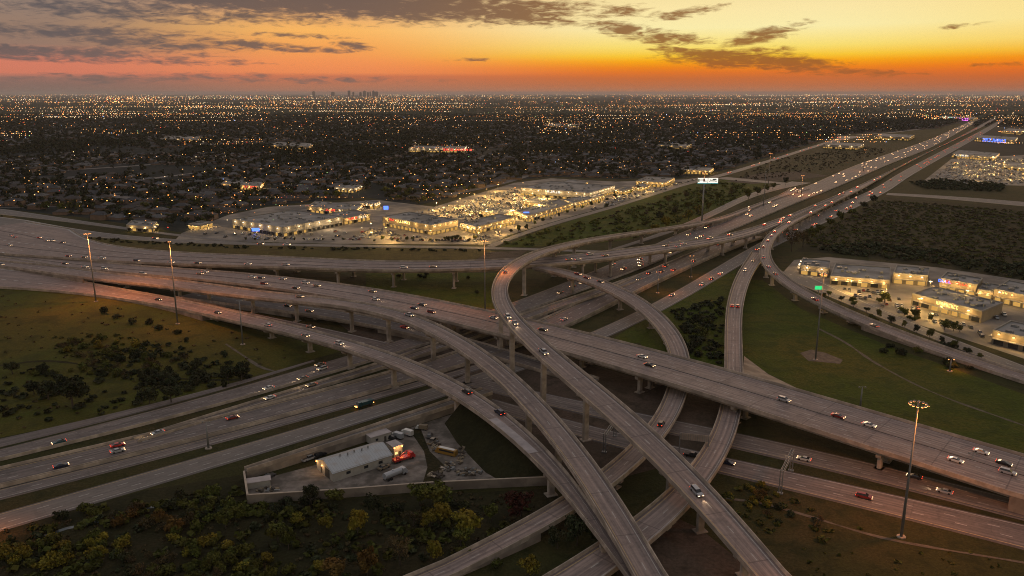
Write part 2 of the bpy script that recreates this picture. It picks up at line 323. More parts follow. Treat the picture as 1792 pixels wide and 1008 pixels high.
E_=path('E',[(0,477),(75,486),(165,500),(225,510),(300,521),(375,536),(448,554),(523,572),(598,591),(660,610),(723,631),(773,651),(818,672),(848,695),(888,724),(922,750),(960,780),(1000,823),(1035,875),(1070,940),(1112,1008)],
 [(0,500),(45,502),(150,514),(215,524),(300,540),(350,552),(425,567.5),(448,573),(523,591),(598,611),(655,630),(723,656),(773,680),(810,702),(848,729),(893,764),(930,799),(960,833.5),(1000,878.5),(1035,923.5),(1060,958),(1096,1010)],
 [(0,490,.5),(250,520,.8),(330,538,2.2),(365,545,3.5),(450,564,6),(538,585,8),(605,604,11),(686,632,12.5),(800,685,12),(880,740,11),(960,810,9),(1050,920,7.5),(1100,1000,7)],ext=(80,60),zk=ZK)
F_=path('F',[(940,464.5),(965,466),(1000,472.5),(1040,482.5),(1075,495),(1112,515),(1150,540),(1175,562.5),(1195,587.5),(1206,612.5),(1211,630),(1213,655),(1207,685),(1202,707),(1185,740),(1164,771),(1139,801),(1110,828),(1076,857),(1015,900),(985,918),(922,951),(860,982),(796,1008)],
 [(925,469),(950,471.5),(987,481),(1025,492.5),(1062,507.5),(1100,527.5),(1132,552.5),(1157,577.5),(1172,602.5),(1179,625),(1178,650),(1172,677),(1160,712),(1142,745),(1116,776),(1085,806),(1056,831),(995,875),(960,892),(910,921),(860,947),(800,974),(725,1008)],
 [(930,467,14.5),(1000,476,13),(1090,515,10.5),(1150,560,8),(1180,600,6),(1195,660,4.6),(1180,715,5),(1150,765,6),(1080,830,6),(1000,890,4.5),(900,940,2.5),(760,1008,.6)],ext=(0,90),zk=1.0)
G_=path('G',[(1322,440),(1317,450),(1300,464),(1290,478),(1280,500),(1272,530),(1269,559),(1268,600),(1268,643),(1268,680),(1265,705),(1260,735),(1247,767),(1215,820),(1191,853),(1160,886),(1117,921),(1060,960),(1010,986),(973,1008)],
 [(1335,445),(1327,462),(1315,485),(1307,510),(1300,532),(1297,552),(1298,580),(1299,617),(1301,656),(1302,690),(1299,722),(1294,755),(1280,792),(1265,820),(1242,848),(1215,883),(1172,928),(1139,957),(1077,992),(1050,1010)],
 [(1328,445,6.5),(1290,520,6),(1284,640,4.8),(1283,710,4.8),(1265,780,6),(1200,870,6),(1100,960,4.5),(1000,1008,3)],ext=(0,90),zk=1.0)
H_=path('H',[(1792,669),(1732,650),(1664,630),(1597,606),(1536,579),(1479,557),(1428,531.5),(1387,511),(1352,487),(1337,472),(1329,455),(1327,440),(1335,420),(1355,401),(1382,386.3),(1433,363),(1475.6,342.1)],
 [(1792,655),(1732,633),(1664,613),(1597,590),(1536,566),(1479,543),(1437,525),(1400,506),(1370,485),(1352,465),(1346,445),(1350,430),(1362,411),(1394,389),(1436,366.5),(1484,342.8)],
 [(1792,662,.6),(1660,622,.8),(1560,580,1.6),(1500,557,3.5),(1438,530,5.5),(1390,508,8),(1350,482,10.5),(1336,455,12),(1340,430,12),(1360,405,11),(1390,385,9.5),(1425,366,7.8),(1475,344,6)],ext=(90,0),zk=1.0)
K_=path('K',[(1466,341.2),(1497,327),(1563,297.5),(1629,265),(1680,239),(1722,215.5)],[(1484,342.4),(1515,328.5),(1560,300),(1613,272),(1680,240.7),(1733,215.5)],
 [(1472,343,6),(1510,328,3.5),(1560,300,1.2),(1620,270,.6),(1730,215,.6)],step=12,ext=(0,2500))
# at ground level
M1=path('M1',[(1696,213),(1629,243),(1563,266),(1497,289),(1475,298),(1400,331),(1350,347),(1300,364),(1262,379),(1200,403),(1137,430),(1075,458),(1012,487),(950,510),(892,535),(820,562),(720,592),(650,611),(598,621),(548,633),(498,649),(448,665),(300,714),(200,742),(100,764),(0,786)],
 [(1710,213),(1629,258),(1563,284),(1522,302),(1475,322),(1400,352),(1350,373),(1320,387),(1250,414),(1175,449),(1100,478),(1025,504),(960,527),(900,547),(850,566),(760,600),(673,627),(598,649),(523,672),(448,693),(325,734),(200,763),(100,786),(0,804)],.35,step=10,ext=(2500,80),sm=5)
M1b=path('M1b',[(1180,457),(1100,487),(1035,509),(975,530),(907,552),(850,574),(760,607),(673,634),(598,656),(523,679),(448,700),(325,741),(235,769)],[(1190,461),(1115,499),(1035,520),(980,540),(925,556),(850,583),(760,620),(673,648),(610,665),(523,688),(448,711),(325,749),(240,775)],
 [(1180,459,.6),(1110,490,1.5),(1035,514,3.6),(925,554,3.6),(850,578,2),(760,612,.5),(240,770,.35)],step=10,sm=4)
R3=path('R3',[(1318,409),(1290,416),(1210,443),(1125,478),(1072,502),(1025,524),(952,558),(900,583),(823,615),(773,631),(673,654),(598,674),(548,687),(448,716),(325,751),(212,775),(125,794),(0,821)],
 [(1322,416),(1250,444),(1210,466),(1100,513),(1072,535),(995,572),(900,612),(823,638),(748,661),(673,679),(548,714),(448,742),(300,779),(200,805),(100,832),(0,851)],
 [(1318,412,.6),(1260,435,2),(1100,500,2.5),(980,565,1.6),(900,600,.5),(0,840,.35)],step=10,ext=(0,80))
LLc=path('LLc',[(900,619),(823,645),(748,666),(673,684),(548,719),(448,747),(300,784),(200,810),(100,837),(0,856)],[(905,626),(823,652),(773,663),(723,676),(648,700),(548,730),(448,757),(300,798),(200,823),(100,847),(0,873)],.33,step=10,ext=(0,80))
R4=path('R4',[(1738,217),(1695,240),(1613,282),(1560,311),(1530,331),(1475,353),(1400,388),(1360,409),(1315,432),(1275,456),(1225,486),(1145,532),(1100,553),(1032,585),(960,613),(873,647),(773,676),(698,697),(623,720),(548,745),(448,771),(300,817),(175,852),(57,884),(0,898)],
 [(1749,217),(1715,238),(1662,268),(1596,306),(1545,339),(1475,375),(1385,417),(1320,447),(1275,475),(1225,507),(1157,545),(1125,562),(1072,592),(1000,620),(896,656),(848,672),(783,689),(723,707),(648,735),(548,767),(448,794),(375,817),(250,857),(155,884),(0,928)],.3,step=10,ext=(2500,80),sm=5)
FR=path('FR',[(0,768),(125,743),(225,720),(300,704),(375,686),(448,663),(498,646),(548,630)],[(0,781),(100,759),(200,737),(300,709),(375,689),(448,664.6),(498,648),(550,631.3)],.28,step=10,ext=(80,0))
LE=path('LE',[(428,821),(448,815),(548,782),(648,750),(723,722),(790,699),(850,680)],[(432,825),(448,819.5),(560,790),(673,747),(748,722),(798,706),(855,690)],[(428,820,3.0),(600,770,3.6),(855,686,3.0)],step=8)
N1=path('N1',[(800,655),(830,664),(860,672),(955,690),(1060,710),(1152,726),(1293,756),(1428,783),(1563,810),(1698,850),(1792,877)],[(803,668),(830,682),(860,695),(965,717),(1077,739),(1142,751),(1283,786),(1381,803),(1495,830),(1630,864),(1792,909)],.35,step=10,ext=(0,100))
N2=path('N2',[(820,688),(862,701),(930,722),(1000,742),(1110,768),(1270,803),(1367,823),(1495,847),(1678,892),(1792,918)],[(822,704),(880,728),(940,748),(1010,770),(1100,790),(1263,826),(1394,857),(1529,884),(1664,924),(1792,960)],.3,step=10,ext=(0,100))
P_=path('P',[(330,508),(448,526),(573,540),(623,546),(685,557),(760,577),(860,607),(942,632),(1000,648),(1050,664)],[(330,521),(448,537),(548,553),(623,566),(685,578),(760,593),(860,622),(905,637),(980,660),(1040,678)],
 [(330,515,1),(448,532,2.5),(548,546,3.5),(700,570,3.2),(900,625,1.0),(1040,670,.5)],step=8)
Q_=path('Q',[(290,520),(360,535),(448,553),(548,566),(648,590),(740,614)],[(290,535),(360,552),(448,572),(548,590),(648,612),(720,628)],.25,step=10)
# side roads of the surroundings
T1=path('T1',[(0,385),(75,395),(125,404),(225,414),(300,419),(375,424),(448,425),(598,428.5),(773,430),(850,430),(900,432),(1000,437),(1060,439)],[(0,397),(75,403),(125,411),(225,420),(300,424),(375,428),(448,429),(598,432),(773,434),(850,434.5),(900,437),(1000,441),(1060,442)],.2,step=12,ext=(150,0))
T0=path('T0',[(0,368),(75,377),(150,388),(250,402),(320,412),(400,420)],[(0,373),(75,382),(150,392),(250,405),(320,415),(400,422.5)],.2,step=12,ext=(150,0))
T2=path('T2',[(850,431),(885,414),(940,395),(1000,380),(1100,352),(1200,319),(1260,305),(1344,280),(1444,249),(1492,237)],[(860,434),(895,417),(945,400),(1000,385),(1100,356),(1200,323.5),(1264,309),(1344,284.5),(1444,252.5),(1496,239.5)],.22,step=14)
T3=path('T3',[(1062,438),(1120,420),(1180,398),(1205,389),(1250,366),(1300,343),(1350,328),(1400,317)],[(1062,441.5),(1130,422),(1190,402),(1220,391),(1262,372),(1306,349),(1354,332.5),(1405,320.5)],.22,step=12)
T4=path('T4',[(1258,309),(1290,312),(1340,317),(1400,322)],[(1262,313),(1290,316),(1340,320),(1400,325)],.24,step=12)
S1=path('S1',[(1550,337.5),(1600,337),(1660,342),(1720,347),(1792,353.5)],[(1550,341),(1600,343),(1660,349),(1720,354),(1792,361)],.24,step=12,ext=(0,150))
S2=path('S2',[(1378,470),(1400,482),(1440,500),(1480,515),(1540,543),(1600,568),(1660,592),(1725,618),(1792,640)],[(1366,480),(1392,492),(1430,509),(1470,523),(1530,550),(1590,576),(1650,600),(1715,628),(1792,652)],.2,step=10,ext=(0,100))
# ------------------------------------------------------------------ building a carriageway
def laneuv(p,lanes,V,edge):
    out=[]
    for k in range(len(p.c)):
        lw=max(.5,(p.w[k]-2*edge)/lanes)
        for s,e in V: out.append((lanes/2+(s*p.w[k]/2+e)/lw,lanes))
    return out
def piers_for(p,at,parent,base,auto=None,multi=1,zmin=3.0,cw=(2.3,1.5)):
    """columns with a widening cap under the deck; at = places seen, auto = spacing for the hidden ones"""
    idx=[]
    for x,y in at:
        d=(p.px[:,0]-x)**2+(p.px[:,1]-y)**2; idx.append(int(d.argmin()))
    if auto:
        step=p.u[1]-p.u[0]; g=max(1,int(auto/step))
        for i in range(2,len(p.c)-2,max(1,g//2)):
            if all(abs(i-j)>=g*.82 for j in idx): idx.append(i)
    for i in sorted(idx):
        z=p.c[i,2]-1.95
        if z<zmin-1.5: continue
        c=p.c[i]; ang=math.atan2(p.n[i,1],p.n[i,0]); w_=p.w[i]; ca,sa=math.cos(ang),math.sin(ang)
        m=MB(); offs=[0] if multi==1 else list(np.linspace(-.36,.36,multi)*w_)
        for o in offs:
            q=(c[0]+ca*o,c[1]+sa*o)
            pts=[]
            a,b=cw[0]/2,cw[1]/2; ch=.25
            for x,y in ((-a+ch,-b),(a-ch,-b),(a,-b+ch),(a,b-ch),(a-ch,b),(-a+ch,b),(-a,b-ch),(-a,-b+ch)): pts.append((q[0]+x*ca-y*sa,q[1]+x*sa+y*ca))
            m.prism(pts,-.5,z-1.0)
            m.box((q[0],q[1],.1),(cw[0]+1.6,cw[1]+1.6,.5),0,ang)
        # cap: trapezoid widening upwards
        hw=w_*.36 if multi==1 else w_*.45; bw=cw[0]*.55 if multi==1 else hw*.98; b=cw[1]*.58; V=[]
        for y in (-b,b):
            for x,zz in ((-bw,z-1.9),(bw,z-1.9),(hw,z-.75),(hw,z),(-hw,z),(-hw,z-.75)): V.append((c[0]+x*ca-y*sa,c[1]+x*sa+y*ca,zz if multi==1 else max(zz,z-1.4)))
        m.add(V,[tuple(range(6)),tuple(range(6,12))[::-1]]+[(j,(j+1)%6,6+(j+1)%6,6+j) for j in range(6)])
        obj('pier',m.me('pier',M['concrete']),parent,-np.asarray(base))
M['darkbar']=simple('stained_barrier_concrete',(.10,.09,.085),.9,.3,.5)
DECK=[(-1,0,0),(1,0,0),(1,0,-.55),(1,-1.1,-.75),(1,-1.7,-1.95),(-1,1.7,-1.95),(-1,1.1,-.75),(-1,0,-.55)]
def elevated(p,name,label,cat,lanes,at=(),auto=36,multi=1,wallz=2.6,extra_barriers=(),road='deck_road',group=None,yl=True,zmin=3.0):
    mid=len(p.c)//2; base=np.array([p.c[mid,0],p.c[mid,1],0.0]); root=empty(name,base,label,cat,group)
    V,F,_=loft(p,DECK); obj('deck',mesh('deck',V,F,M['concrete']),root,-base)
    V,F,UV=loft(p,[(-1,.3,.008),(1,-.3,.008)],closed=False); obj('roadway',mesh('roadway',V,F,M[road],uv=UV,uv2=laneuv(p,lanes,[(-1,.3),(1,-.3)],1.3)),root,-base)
    for s in (-1,1):
        pr=[(s,s*.03,-.35),(s,s*.03,1.05),(s,-s*.25,1.05),(s,-s*.42,.25),(s,-s*.45,.012)]
        V,F,_=loft(p,pr); obj('barrier',mesh('barrier',V,F,M['barrier']),root,-base)
    # low ends stand on walled fill
    low=p.c[:,2]<wallz+2; i=0
    while i<len(low):
        if low[i]:
            j=i
            while j<len(low) and low[j]: j+=1
            if j-i>2:
                for s in (-1,1):
                    V,F,_=loft(p,[(s,-s*.12,-.5),(s,-s*.5,-.5),(s,-s*.5,'g'),(s,-s*.12,'g')],i0=i,i1=j); obj('retaining_wall',mesh('retaining_wall',V,F,M['wall']),root,-base)
                for e in {i,j-1}:
                    if 0<e<len(low)-1:
                        a=lat(p,e,-1,.5); b=lat(p,e,1,-.5); t=p.t[e]*.3; z1=p.c[e,2]-.6
                        Vv=[(*(q+k*t),z) for q in (a,b) for k in (-1,1) for z in (-.4,z1)]
                        obj('abutment',mesh('abutment',Vv,[(0,1,3,2),(4,6,7,5),(0,2,6,4),(1,5,7,3),(0,4,5,1),(2,3,7,6)],M['wall']),root,-base)
            i=j
        else: i+=1
    for dxf in extra_barriers:
        V,F,_=loft(p,[(dxf,-.2,.0),(dxf,-.1,.22),(dxf,.1,.22),(dxf,.2,.0)]); obj('median_barrier',mesh('median_barrier',V,F,M['darkbar']),root,-base)
    piers_for(p,at,root,base,auto,multi,zmin=max(zmin,wallz+1))
    return root
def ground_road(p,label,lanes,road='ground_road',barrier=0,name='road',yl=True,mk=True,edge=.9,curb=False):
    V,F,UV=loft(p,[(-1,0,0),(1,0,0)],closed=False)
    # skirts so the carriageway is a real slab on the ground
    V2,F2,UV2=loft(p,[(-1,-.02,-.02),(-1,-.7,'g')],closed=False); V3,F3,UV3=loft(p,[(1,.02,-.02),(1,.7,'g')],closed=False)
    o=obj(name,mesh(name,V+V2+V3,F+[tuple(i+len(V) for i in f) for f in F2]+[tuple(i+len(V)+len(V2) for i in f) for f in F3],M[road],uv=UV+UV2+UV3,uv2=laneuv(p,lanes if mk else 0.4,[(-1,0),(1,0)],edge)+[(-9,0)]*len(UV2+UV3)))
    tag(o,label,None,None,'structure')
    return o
def wallrun(p,s,off,label,h=.95,i0=0,i1=None,name='concrete_barrier',group='concrete barriers along the ground level carriageways'):
    V,F,_=loft(p,[(s,off-.3,-.3),(s,off-.12,h),(s,off+.12,h),(s,off+.3,-.3)],i0=i0,i1=i1); o=obj(name,mesh(name,V,F,M['barrier'])); return tag(o,label,'barrier',group)
elevated(B_,'flyover_ramp','topmost flyover on tall columns with a tight loop, leaving at bottom right','flyover',2,
 at=[(1123,409),(1066,414),(1003,428),(921,458),(871,492),(889,562),(949,622),(1022,693),(1160,810),(1225,880),(1295,962)],auto=48)
elevated(C_,'flyover_ramp','long curved flyover from far left to bottom centre, beyond the nearest ramp','flyover',2,
 at=[(160,483),(225,491),(309,500),(366,505),(439,517),(523,524),(610,531),(682,543),(760,570),(822,608),(931,705),(985,766),(1046,850)],auto=44)
elevated(A_,'highway_overpass','widest overpass with many lanes, crossing the middle from left edge to right edge','overpass',8,
 at=[(606,510),(700,530),(795,555),(900,575),(1018,603),(1150,640),(1318,688),(1552,760)],auto=42,multi=4,extra_barriers=(0.02,),wallz=4.5)
elevated(D_,'highway_overpass','straight far overpass along the grass verge below the shopping centre','overpass',4,
 extra_barriers=(.36,-.3),at=[(503,458),(598,464),(688,467),(798,467),(870,465),(1003,457),(1062,449),(1150,436),(1250,423)],auto=44,multi=2,wallz=4.0)
elevated(E_,'flyover_ramp','nearest curved ramp skirting the left field and passing the metal shed yard','flyover',2,
 at=[(478,567),(539,585),(606,602),(686,629),(797,679),(962,812)],auto=44,wallz=2.2)
elevated(F_,'flyover_ramp','hook-shaped ramp leaving the far overpass and diving under the widest overpass','flyover',2,
 at=[(1000,476),(1091,512),(1140,547),(1163,588),(1177,735),(1092,842),(1030,872)],auto=40,wallz=1.2)
elevated(G_,'flyover_ramp','ramp descending beside the right green slope and passing under the widest overpass','flyover',2,
 at=[(1253,780),(1159,906),(1105,945)],auto=40,wallz=1.2)
elevated(H_,'flyover_ramp','single ramp curving past the right strip mall to the right edge','flyover',2,
 at=[(1430,364),(1400,378),(1372,393),(1350,413),(1340,462),(1349,478),(1388,507),(1438,530),(1500,557)],auto=36,wallz=1.2)
elevated(K_,'highway_overpass','paired exit carriageway of the distant highway before it forks into two ramps','overpass',4,at=[(1480,341),(1495,334)],auto=40,multi=2,wallz=.4)
elevated(M1b,'highway_overpass','second of the parallel low carriageways seen through the loop of the topmost flyover','overpass',2,auto=30,multi=2,wallz=1.0,zmin=2.2,road='ground_road')
elevated(P_,'highway_overpass','low dark carriageway hidden between the widest overpass and the long curved flyover','overpass',2,at=[(682,568)],auto=40,multi=1,wallz=1.0,zmin=2.0,road='ground_road')
elevated(LE,'raised_frontage_road','single-lane raised road on top of the concrete wall behind the metal shed yard','raised road',1,auto=None,wallz=30,road='frontage')
elevated(R3,'highway_overpass','mainline carriageway on pillars and walls, third of the parallel ones through the loop','overpass',3,auto=34,multi=3,wallz=1.1,zmin=2.2,road='ground_road')
ground_road(M1,'upper oncoming carriageway of the ground level highway running from the far right horizon to the left edge',5)
ground_road(LLc,'narrow dark ramp lane beside the third carriageway at lower left',2)
ground_road(R4,'outermost frontage carriageway of the ground level highway, nearest at lower left',3,road='frontage')
ground_road(FR,'thin service road along the lower edge of the left field',1,mk=False)
ground_road(N1,'upper carriageway of the ground level highway passing under the ramps to the lower right edge',4)
ground_road(N2,'lower carriageway of the ground level highway passing under the sign gantries to the lower right edge',3)
ground_road(Q_,'dark sunken road under the curved flyovers',2)
ground_road(T1,'pale frontage road along the grass verge below the shopping centre',2,road='frontage')
ground_road(T0,'access road in front of the nearest houses at far left',2,road='frontage')
ground_road(T2,'straight frontage road climbing beside the shopping centre and the empty field',3,road='frontage')
ground_road(T3,'service road between the scrub and the distant highway',2,road='frontage')
ground_road(T4,'short crossing road by the tall double billboard',1,road='frontage',mk=False)
ground_road(S1,'narrow road crossing the fields at the right edge',2,road='frontage')
ground_road(S2,'access road in front of the right strip mall',2,road='frontage')
wallrun(M1,-1,.6,'low concrete barrier between the two upper carriageways at lower left') if False else None
wallrun(R3,1 if lat(R3,len(R3.c)-5,1,0)[1]<lat(R3,len(R3.c)-5,-1,0)[1] else -1,.9 if lat(R3,len(R3.c)-5,1,0)[1]<lat(R3,len(R3.c)-5,-1,0)[1] else -.9,'concrete barrier between the wide carriageway and the narrow dark lane at lower left',i0=len(R3.c)//2)
wallrun(M1,1 if lat(M1,len(M1.c)-9,1,0)[1]<lat(M1,len(M1.c)-9,-1,0)[1] else -1,.7 if lat(M1,len(M1.c)-9,1,0)[1]<lat(M1,len(M1.c)-9,-1,0)[1] else -.7,'concrete barrier along the near edge of the uppermost carriageway at lower left',i0=len(M1.c)*2//3)
# ------------------------------------------------------------------ ground
def land(name,ca,cb,cc_,s1=.02,s2=.15,s3=1.2,bump=.4):
    m,T,B=mat(name); pos=world_xy(T)
    a=T.noise(pos,s1,5,.62,.6); b=T.noise(pos,s2,5,.65,.4); c=T.noise(pos,s3,3,.7)
    col=T.mix(T.mapr(a,.40,.62,0,1,True),ca,cb); col=T.mix(T.mapr(b,.46,.66,0,.85,True),col,cc_)
    col=T.mix(T.mapr(c,.35,.65,0,.75),col,tuple(v*.45 for v in ca))
    T.l.new(col,B.inputs['Base Color']); B.inputs['Roughness'].default_value=.95; B.inputs['Specular IOR Level'].default_value=.1
    bp=T.new('ShaderNodeBump'); bp.inputs['Strength'].default_value=bump; bp.inputs['Distance'].default_value=1.2; T.l.new(T.m('ADD',b,T.m('MULTIPLY',c,.6)),bp.inputs['Height']); T.l.new(bp.outputs[0],B.inputs['Normal'])
    return m
M['land']=land('rough_grassland',(.048,.050,.016),(.070,.054,.022),(.026,.030,.011))
M['field']=land('brown_olive_field',(.094,.084,.016),(.064,.084,.013),(.038,.044,.011),.013,.07,.8)
M['green']=land('green_slope_grass',(.062,.088,.008),(.090,.086,.012),(.034,.050,.008),.02,.10,.7,1.0)
M['verge']=land('dry_verge_grass',(.135,.098,.032),(.085,.08,.022),(.070,.052,.020),.012,.1,.8)
M['dirt']=land('bare_dirt',(.12,.088,.068),(.075,.060,.045),(.040,.034,.022),.03,.12,.8)
M['suburb']=land('suburb_lots',(.018,.027,.025),(.034,.036,.038),(.012,.019,.018),.006,.03,.15,.1)
M['scrub']=land('dark_scrub_soil',(.034,.034,.014),(.048,.038,.018),(.018,.020,.009),.02,.14,.9)
M['lot']=simple('car_park_concrete',(.25,.215,.18),.85,.3,.05,c2=(.12,.11,.10),c2s=.03)
M['gravel']=simple('yard_gravel',(.20,.175,.155),.95,.35,.35,c2=(.10,.088,.075),c2s=.13)
def fan(name,pts,z,m,label,world=False):
    P3=[(p[0],p[1]) if world else tuple(un(p[0],p[1],0)[:2]) for p in pts]
    me=mesh(name,[(x,y,z) for x,y in P3],[tuple(range(len(P3)))],m); return tag(obj(name,me),label,None,None,'structure')
FARX=90000.0
tag(obj('ground',mesh('ground',[(-FARX,-400,0),(FARX,-400,0),(FARX,FARX,0),(-FARX,FARX,0)],[(0,1,2,3)],M['land'])),'rough dark grassland reaching the horizon',None,None,'structure')
sb=[(-200,352),(0,365),(150,381),(250,396),(330,409),(400,374),(470,360),(640,345),(730,360),(900,316),(960,309),(1080,313),(1200,311),(1258,300),(1344,275),(1444,244),(1492,234),(1560,231),(1640,225),(1690,211)]
sbw=[tuple(un(x,y)[:2]) for x,y in sb]
fan('suburb_ground',sbw+[(9000,FARX*.99),(-FARX*.99,FARX*.99),(-FARX*.99,500.)],.04,M['suburb'],'dark suburb ground beyond the interchange',True)
fan('suburb_ground',[tuple(un(1735,222)[:2]),tuple(un(1640,275)[:2]),tuple(un(1900,270)[:2]),tuple(un(2300,240)[:2]),(FARX*.99,30000.),(FARX*.99,FARX*.99),(9001.,FARX*.99)],.02,M["suburb"],'dark ground right of the distant highway',True)
fan('grass_field',[(0,502),(45,504),(150,516),(215,526),(300,542),(360,556),(448,578),(540,600),(598,615),(545,629),(448,661),(375,684),(300,702),(225,718),(125,741),(0,766),(-200,790),(-200,500)],.03,M['field'],'brown and olive field left of the nearest curved ramp')
fan('grass_verge',[(0,372),(100,404),(225,418),(400,427),(650,434),(850,437),(905,447),(820,462),(650,462),(448,449),(300,441),(140,425),(0,403)],.05,M['verge'],'dry grass verge along the far overpass')
fan('grass_slope',[(1297,510),(1310,490),(1335,490),(1400,540),(1470,570),(1560,608),(1640,635),(1792,690),(1900,730),(1900,830),(1792,800),(1630,752),(1450,700),(1330,664),(1300,655)],.05,M['green'],'green slope inside the bend of the right-hand ramp')
fan('grass_slope',[(1275,525),(1262,700),(1160,660),(1120,600),(1060,600),(1150,545),(1290,470)],.03,M['green'],'grass between the hook-shaped ramp and the descending ramp')
fan('scrub_ground',[(1390,440),(1480,380),(1550,345),(1700,357),(1900,370),(1900,520),(1640,468),(1480,445)],.03,M['scrub'],'dark scrubland beyond the right strip mall')
fan('scrub_ground',[(-60,925),(155,886),(250,859),(427,830),(434,884),(700,868),(960,855),(1000,885),(860,955),(700,1020),(400,1080),(-100,1080)],.03,M['scrub'],'dark scrubland at bottom left')
fan('grass_field',[(875,433),(960,398),(1100,356),(1200,324),(1262,312),(1350,322),(1300,345),(1220,385),(1100,420),(1000,430)],.06,M['green'],'rough green ground between the shopping centre and the flyover')
fan('grass_field',[(1264,306),(1344,283),(1444,252),(1560,245),(1640,240),(1475,297),(1400,318)],.06,M['land'],'empty field left of the distant highway')
fan('bare_dirt',[(560,540),(700,470),(880,530),(900,600),(1180,680),(1260,705),(1260,790),(1000,860),(900,760),(700,650)],.05,M['dirt'],'bare dirt and gravel under the interchange')
fan('bare_dirt',[(700,540),(745,530),(860,545),(850,575),(740,560)],.07,M['dirt'],'pale dirt patch by the lit mast')
fan('grass_field',[(640,478),(870,478),(890,520),(870,542),(740,528),(640,505)],.08,M['green'],'grass below the far overpass')
fan('bare_dirt',[(1180,905),(1225,925),(1330,1010),(1400,1100),(1050,1100),(1080,1000)],.05,M['dirt'],'reddish dirt at bottom centre')
fan('car_park',[(300,427),(318,408),(400,376),(470,362),(660,350),(760,362),(900,320),(965,312),(1078,318),(1200,314),(1240,309),(1200,319),(1100,351),(1000,379),(945,395),(890,412),(860,428),(600,427),(420,423)],.09,M['lot'],'floodlit car park around the shopping centre')
fan('car_park',[(1362,486),(1390,455),(1450,450),(1640,468),(1720,480),(1850,500),(1850,625),(1792,628),(1700,598),(1600,566),(1500,528),(1440,508),(1400,495)],.09,M['lot'],'floodlit car park of the right strip mall')
fan('car_park',[(1612,320),(1665,278),(1850,268),(1850,327)],.09,M['lot'],'crowded floodlit car park right of the distant highway')
# concrete embankment and the dark slope under the nearest ramp
def ruled(name,top,bot,m,label,kind='structure',sub=6):
    V=[];F=[];n=len(top)
    for a,b in zip(top,bot):
        for k in range(sub+1):
            t=k/sub; V.append(np.array(a)*(1-t)+np.array(b)*t)
    for i in range(n-1):
        for k in range(sub): q=i*(sub+1)+k; F.append((q,q+1,q+sub+2,q+sub+1))
    return tag(obj(name,mesh(name,V,F,m,smooth=True)),label,None,None,kind)
ruled('embankment',[un(808,703,8),un(848,731,8.2),un(893,766,7.6),un(930,801,6.5),un(955,830,4)],[un(778,741,.1),un(800,775,.1),un(824,800,.1),un(850,827,.1),un(872,839,.1)],M['scrub'],'dark grassy embankment under the nearest ramp beside the yard')
ruled('embankment',[un(1300,655,3.6),un(1345,668,2.6),un(1400,683,1.2)],[un(1302,623,.1),un(1345,655,.1),un(1400,682,.05)],M['wall'],'concrete slope beside the descending ramp')
fan('yard_ground',[(434,845),(560,812),(720,748),(800,722),(830,742),(800,775),(850,827),(872,840),(700,858),(434,869)],.06,M['gravel'],'pale gravel yard around the metal shed')
fan('grass_field',[(716,752),(735,748),(752,790),(778,815),(772,840),(740,845),(748,818),(742,790)],.1,M['scrub'],'strip of grass dividing the yard')
# ------------------------------------------------------------------ where nothing may be planted
RP=np.vstack([np.column_stack([p.c[:,:2],p.w/2]) for k,p in PATHS.items()])
cell={}
for x,y,wd in RP: cell.setdefault((int(x//30),int(y//30)),[]).append((x,y,wd))
def onroad(x,y,m=2.0):
    i,j=int(x//30),int(y//30)
    for a in (-1,0,1):
        for b in (-1,0,1):
            for (cx,cy,wd) in cell.get((i+a,j+b),()):
                if (x-cx)**2+(y-cy)**2<(wd+m)**2: return True
    return False
def inpoly(x,y,P):
    r=False; n=len(P)
    for i in range(n):
        x0,y0=P[i]; x1,y1=P[(i+1)%n]
        if (y0>y)!=(y1>y) and x<(x1-x0)*(y-y0)/(y1-y0)+x0: r=not r
    return r
# ------------------------------------------------------------------ plants
def leafmat(name,c,v=.5):
    m,T,B=mat(name); oi=T.new('ShaderNodeObjectInfo'); pos=world_xy(T)
    a=T.noise(pos,.45,3,.6); b=T.noise(pos,.12,2)
    col=T.mix(T.mapr(a,.35,.65),tuple(x*.40 for x in c),tuple(x*1.35 for x in c))
    col=T.mix(T.mapr(b,.4,.62,0,.5),col,(c[0]*1.2,c[1]*.8,c[2]*.8))
    hs=T.new('ShaderNodeHueSaturation'); T.l.new(col,hs.inputs['Color']); T.put(hs.inputs['Value'],T.m('ADD',.75,T.m('MULTIPLY',oi.outputs['Random'],v)))
    T.l.new(hs.outputs[0],B.inputs['Base Color']); B.inputs['Roughness'].default_value=.8; B.inputs['Specular IOR Level'].default_value=.1
    return m
LM={'g':leafmat('green_leaves',(.078,.092,.020)),'y':leafmat('yellow_green_leaves',(.17,.155,.022)),'o':leafmat('orange_leaves',(.105,.070,.020)),'b':leafmat('brown_twiggy_leaves',(.075,.062,.030)),
    'd':leafmat('dark_leaves',(.036,.046,.022)),'r':leafmat('dark_red_leaves',(.055,.020,.014))}
M['bark']=simple('bark',(.07,.055,.042),.9,.3,2.0)
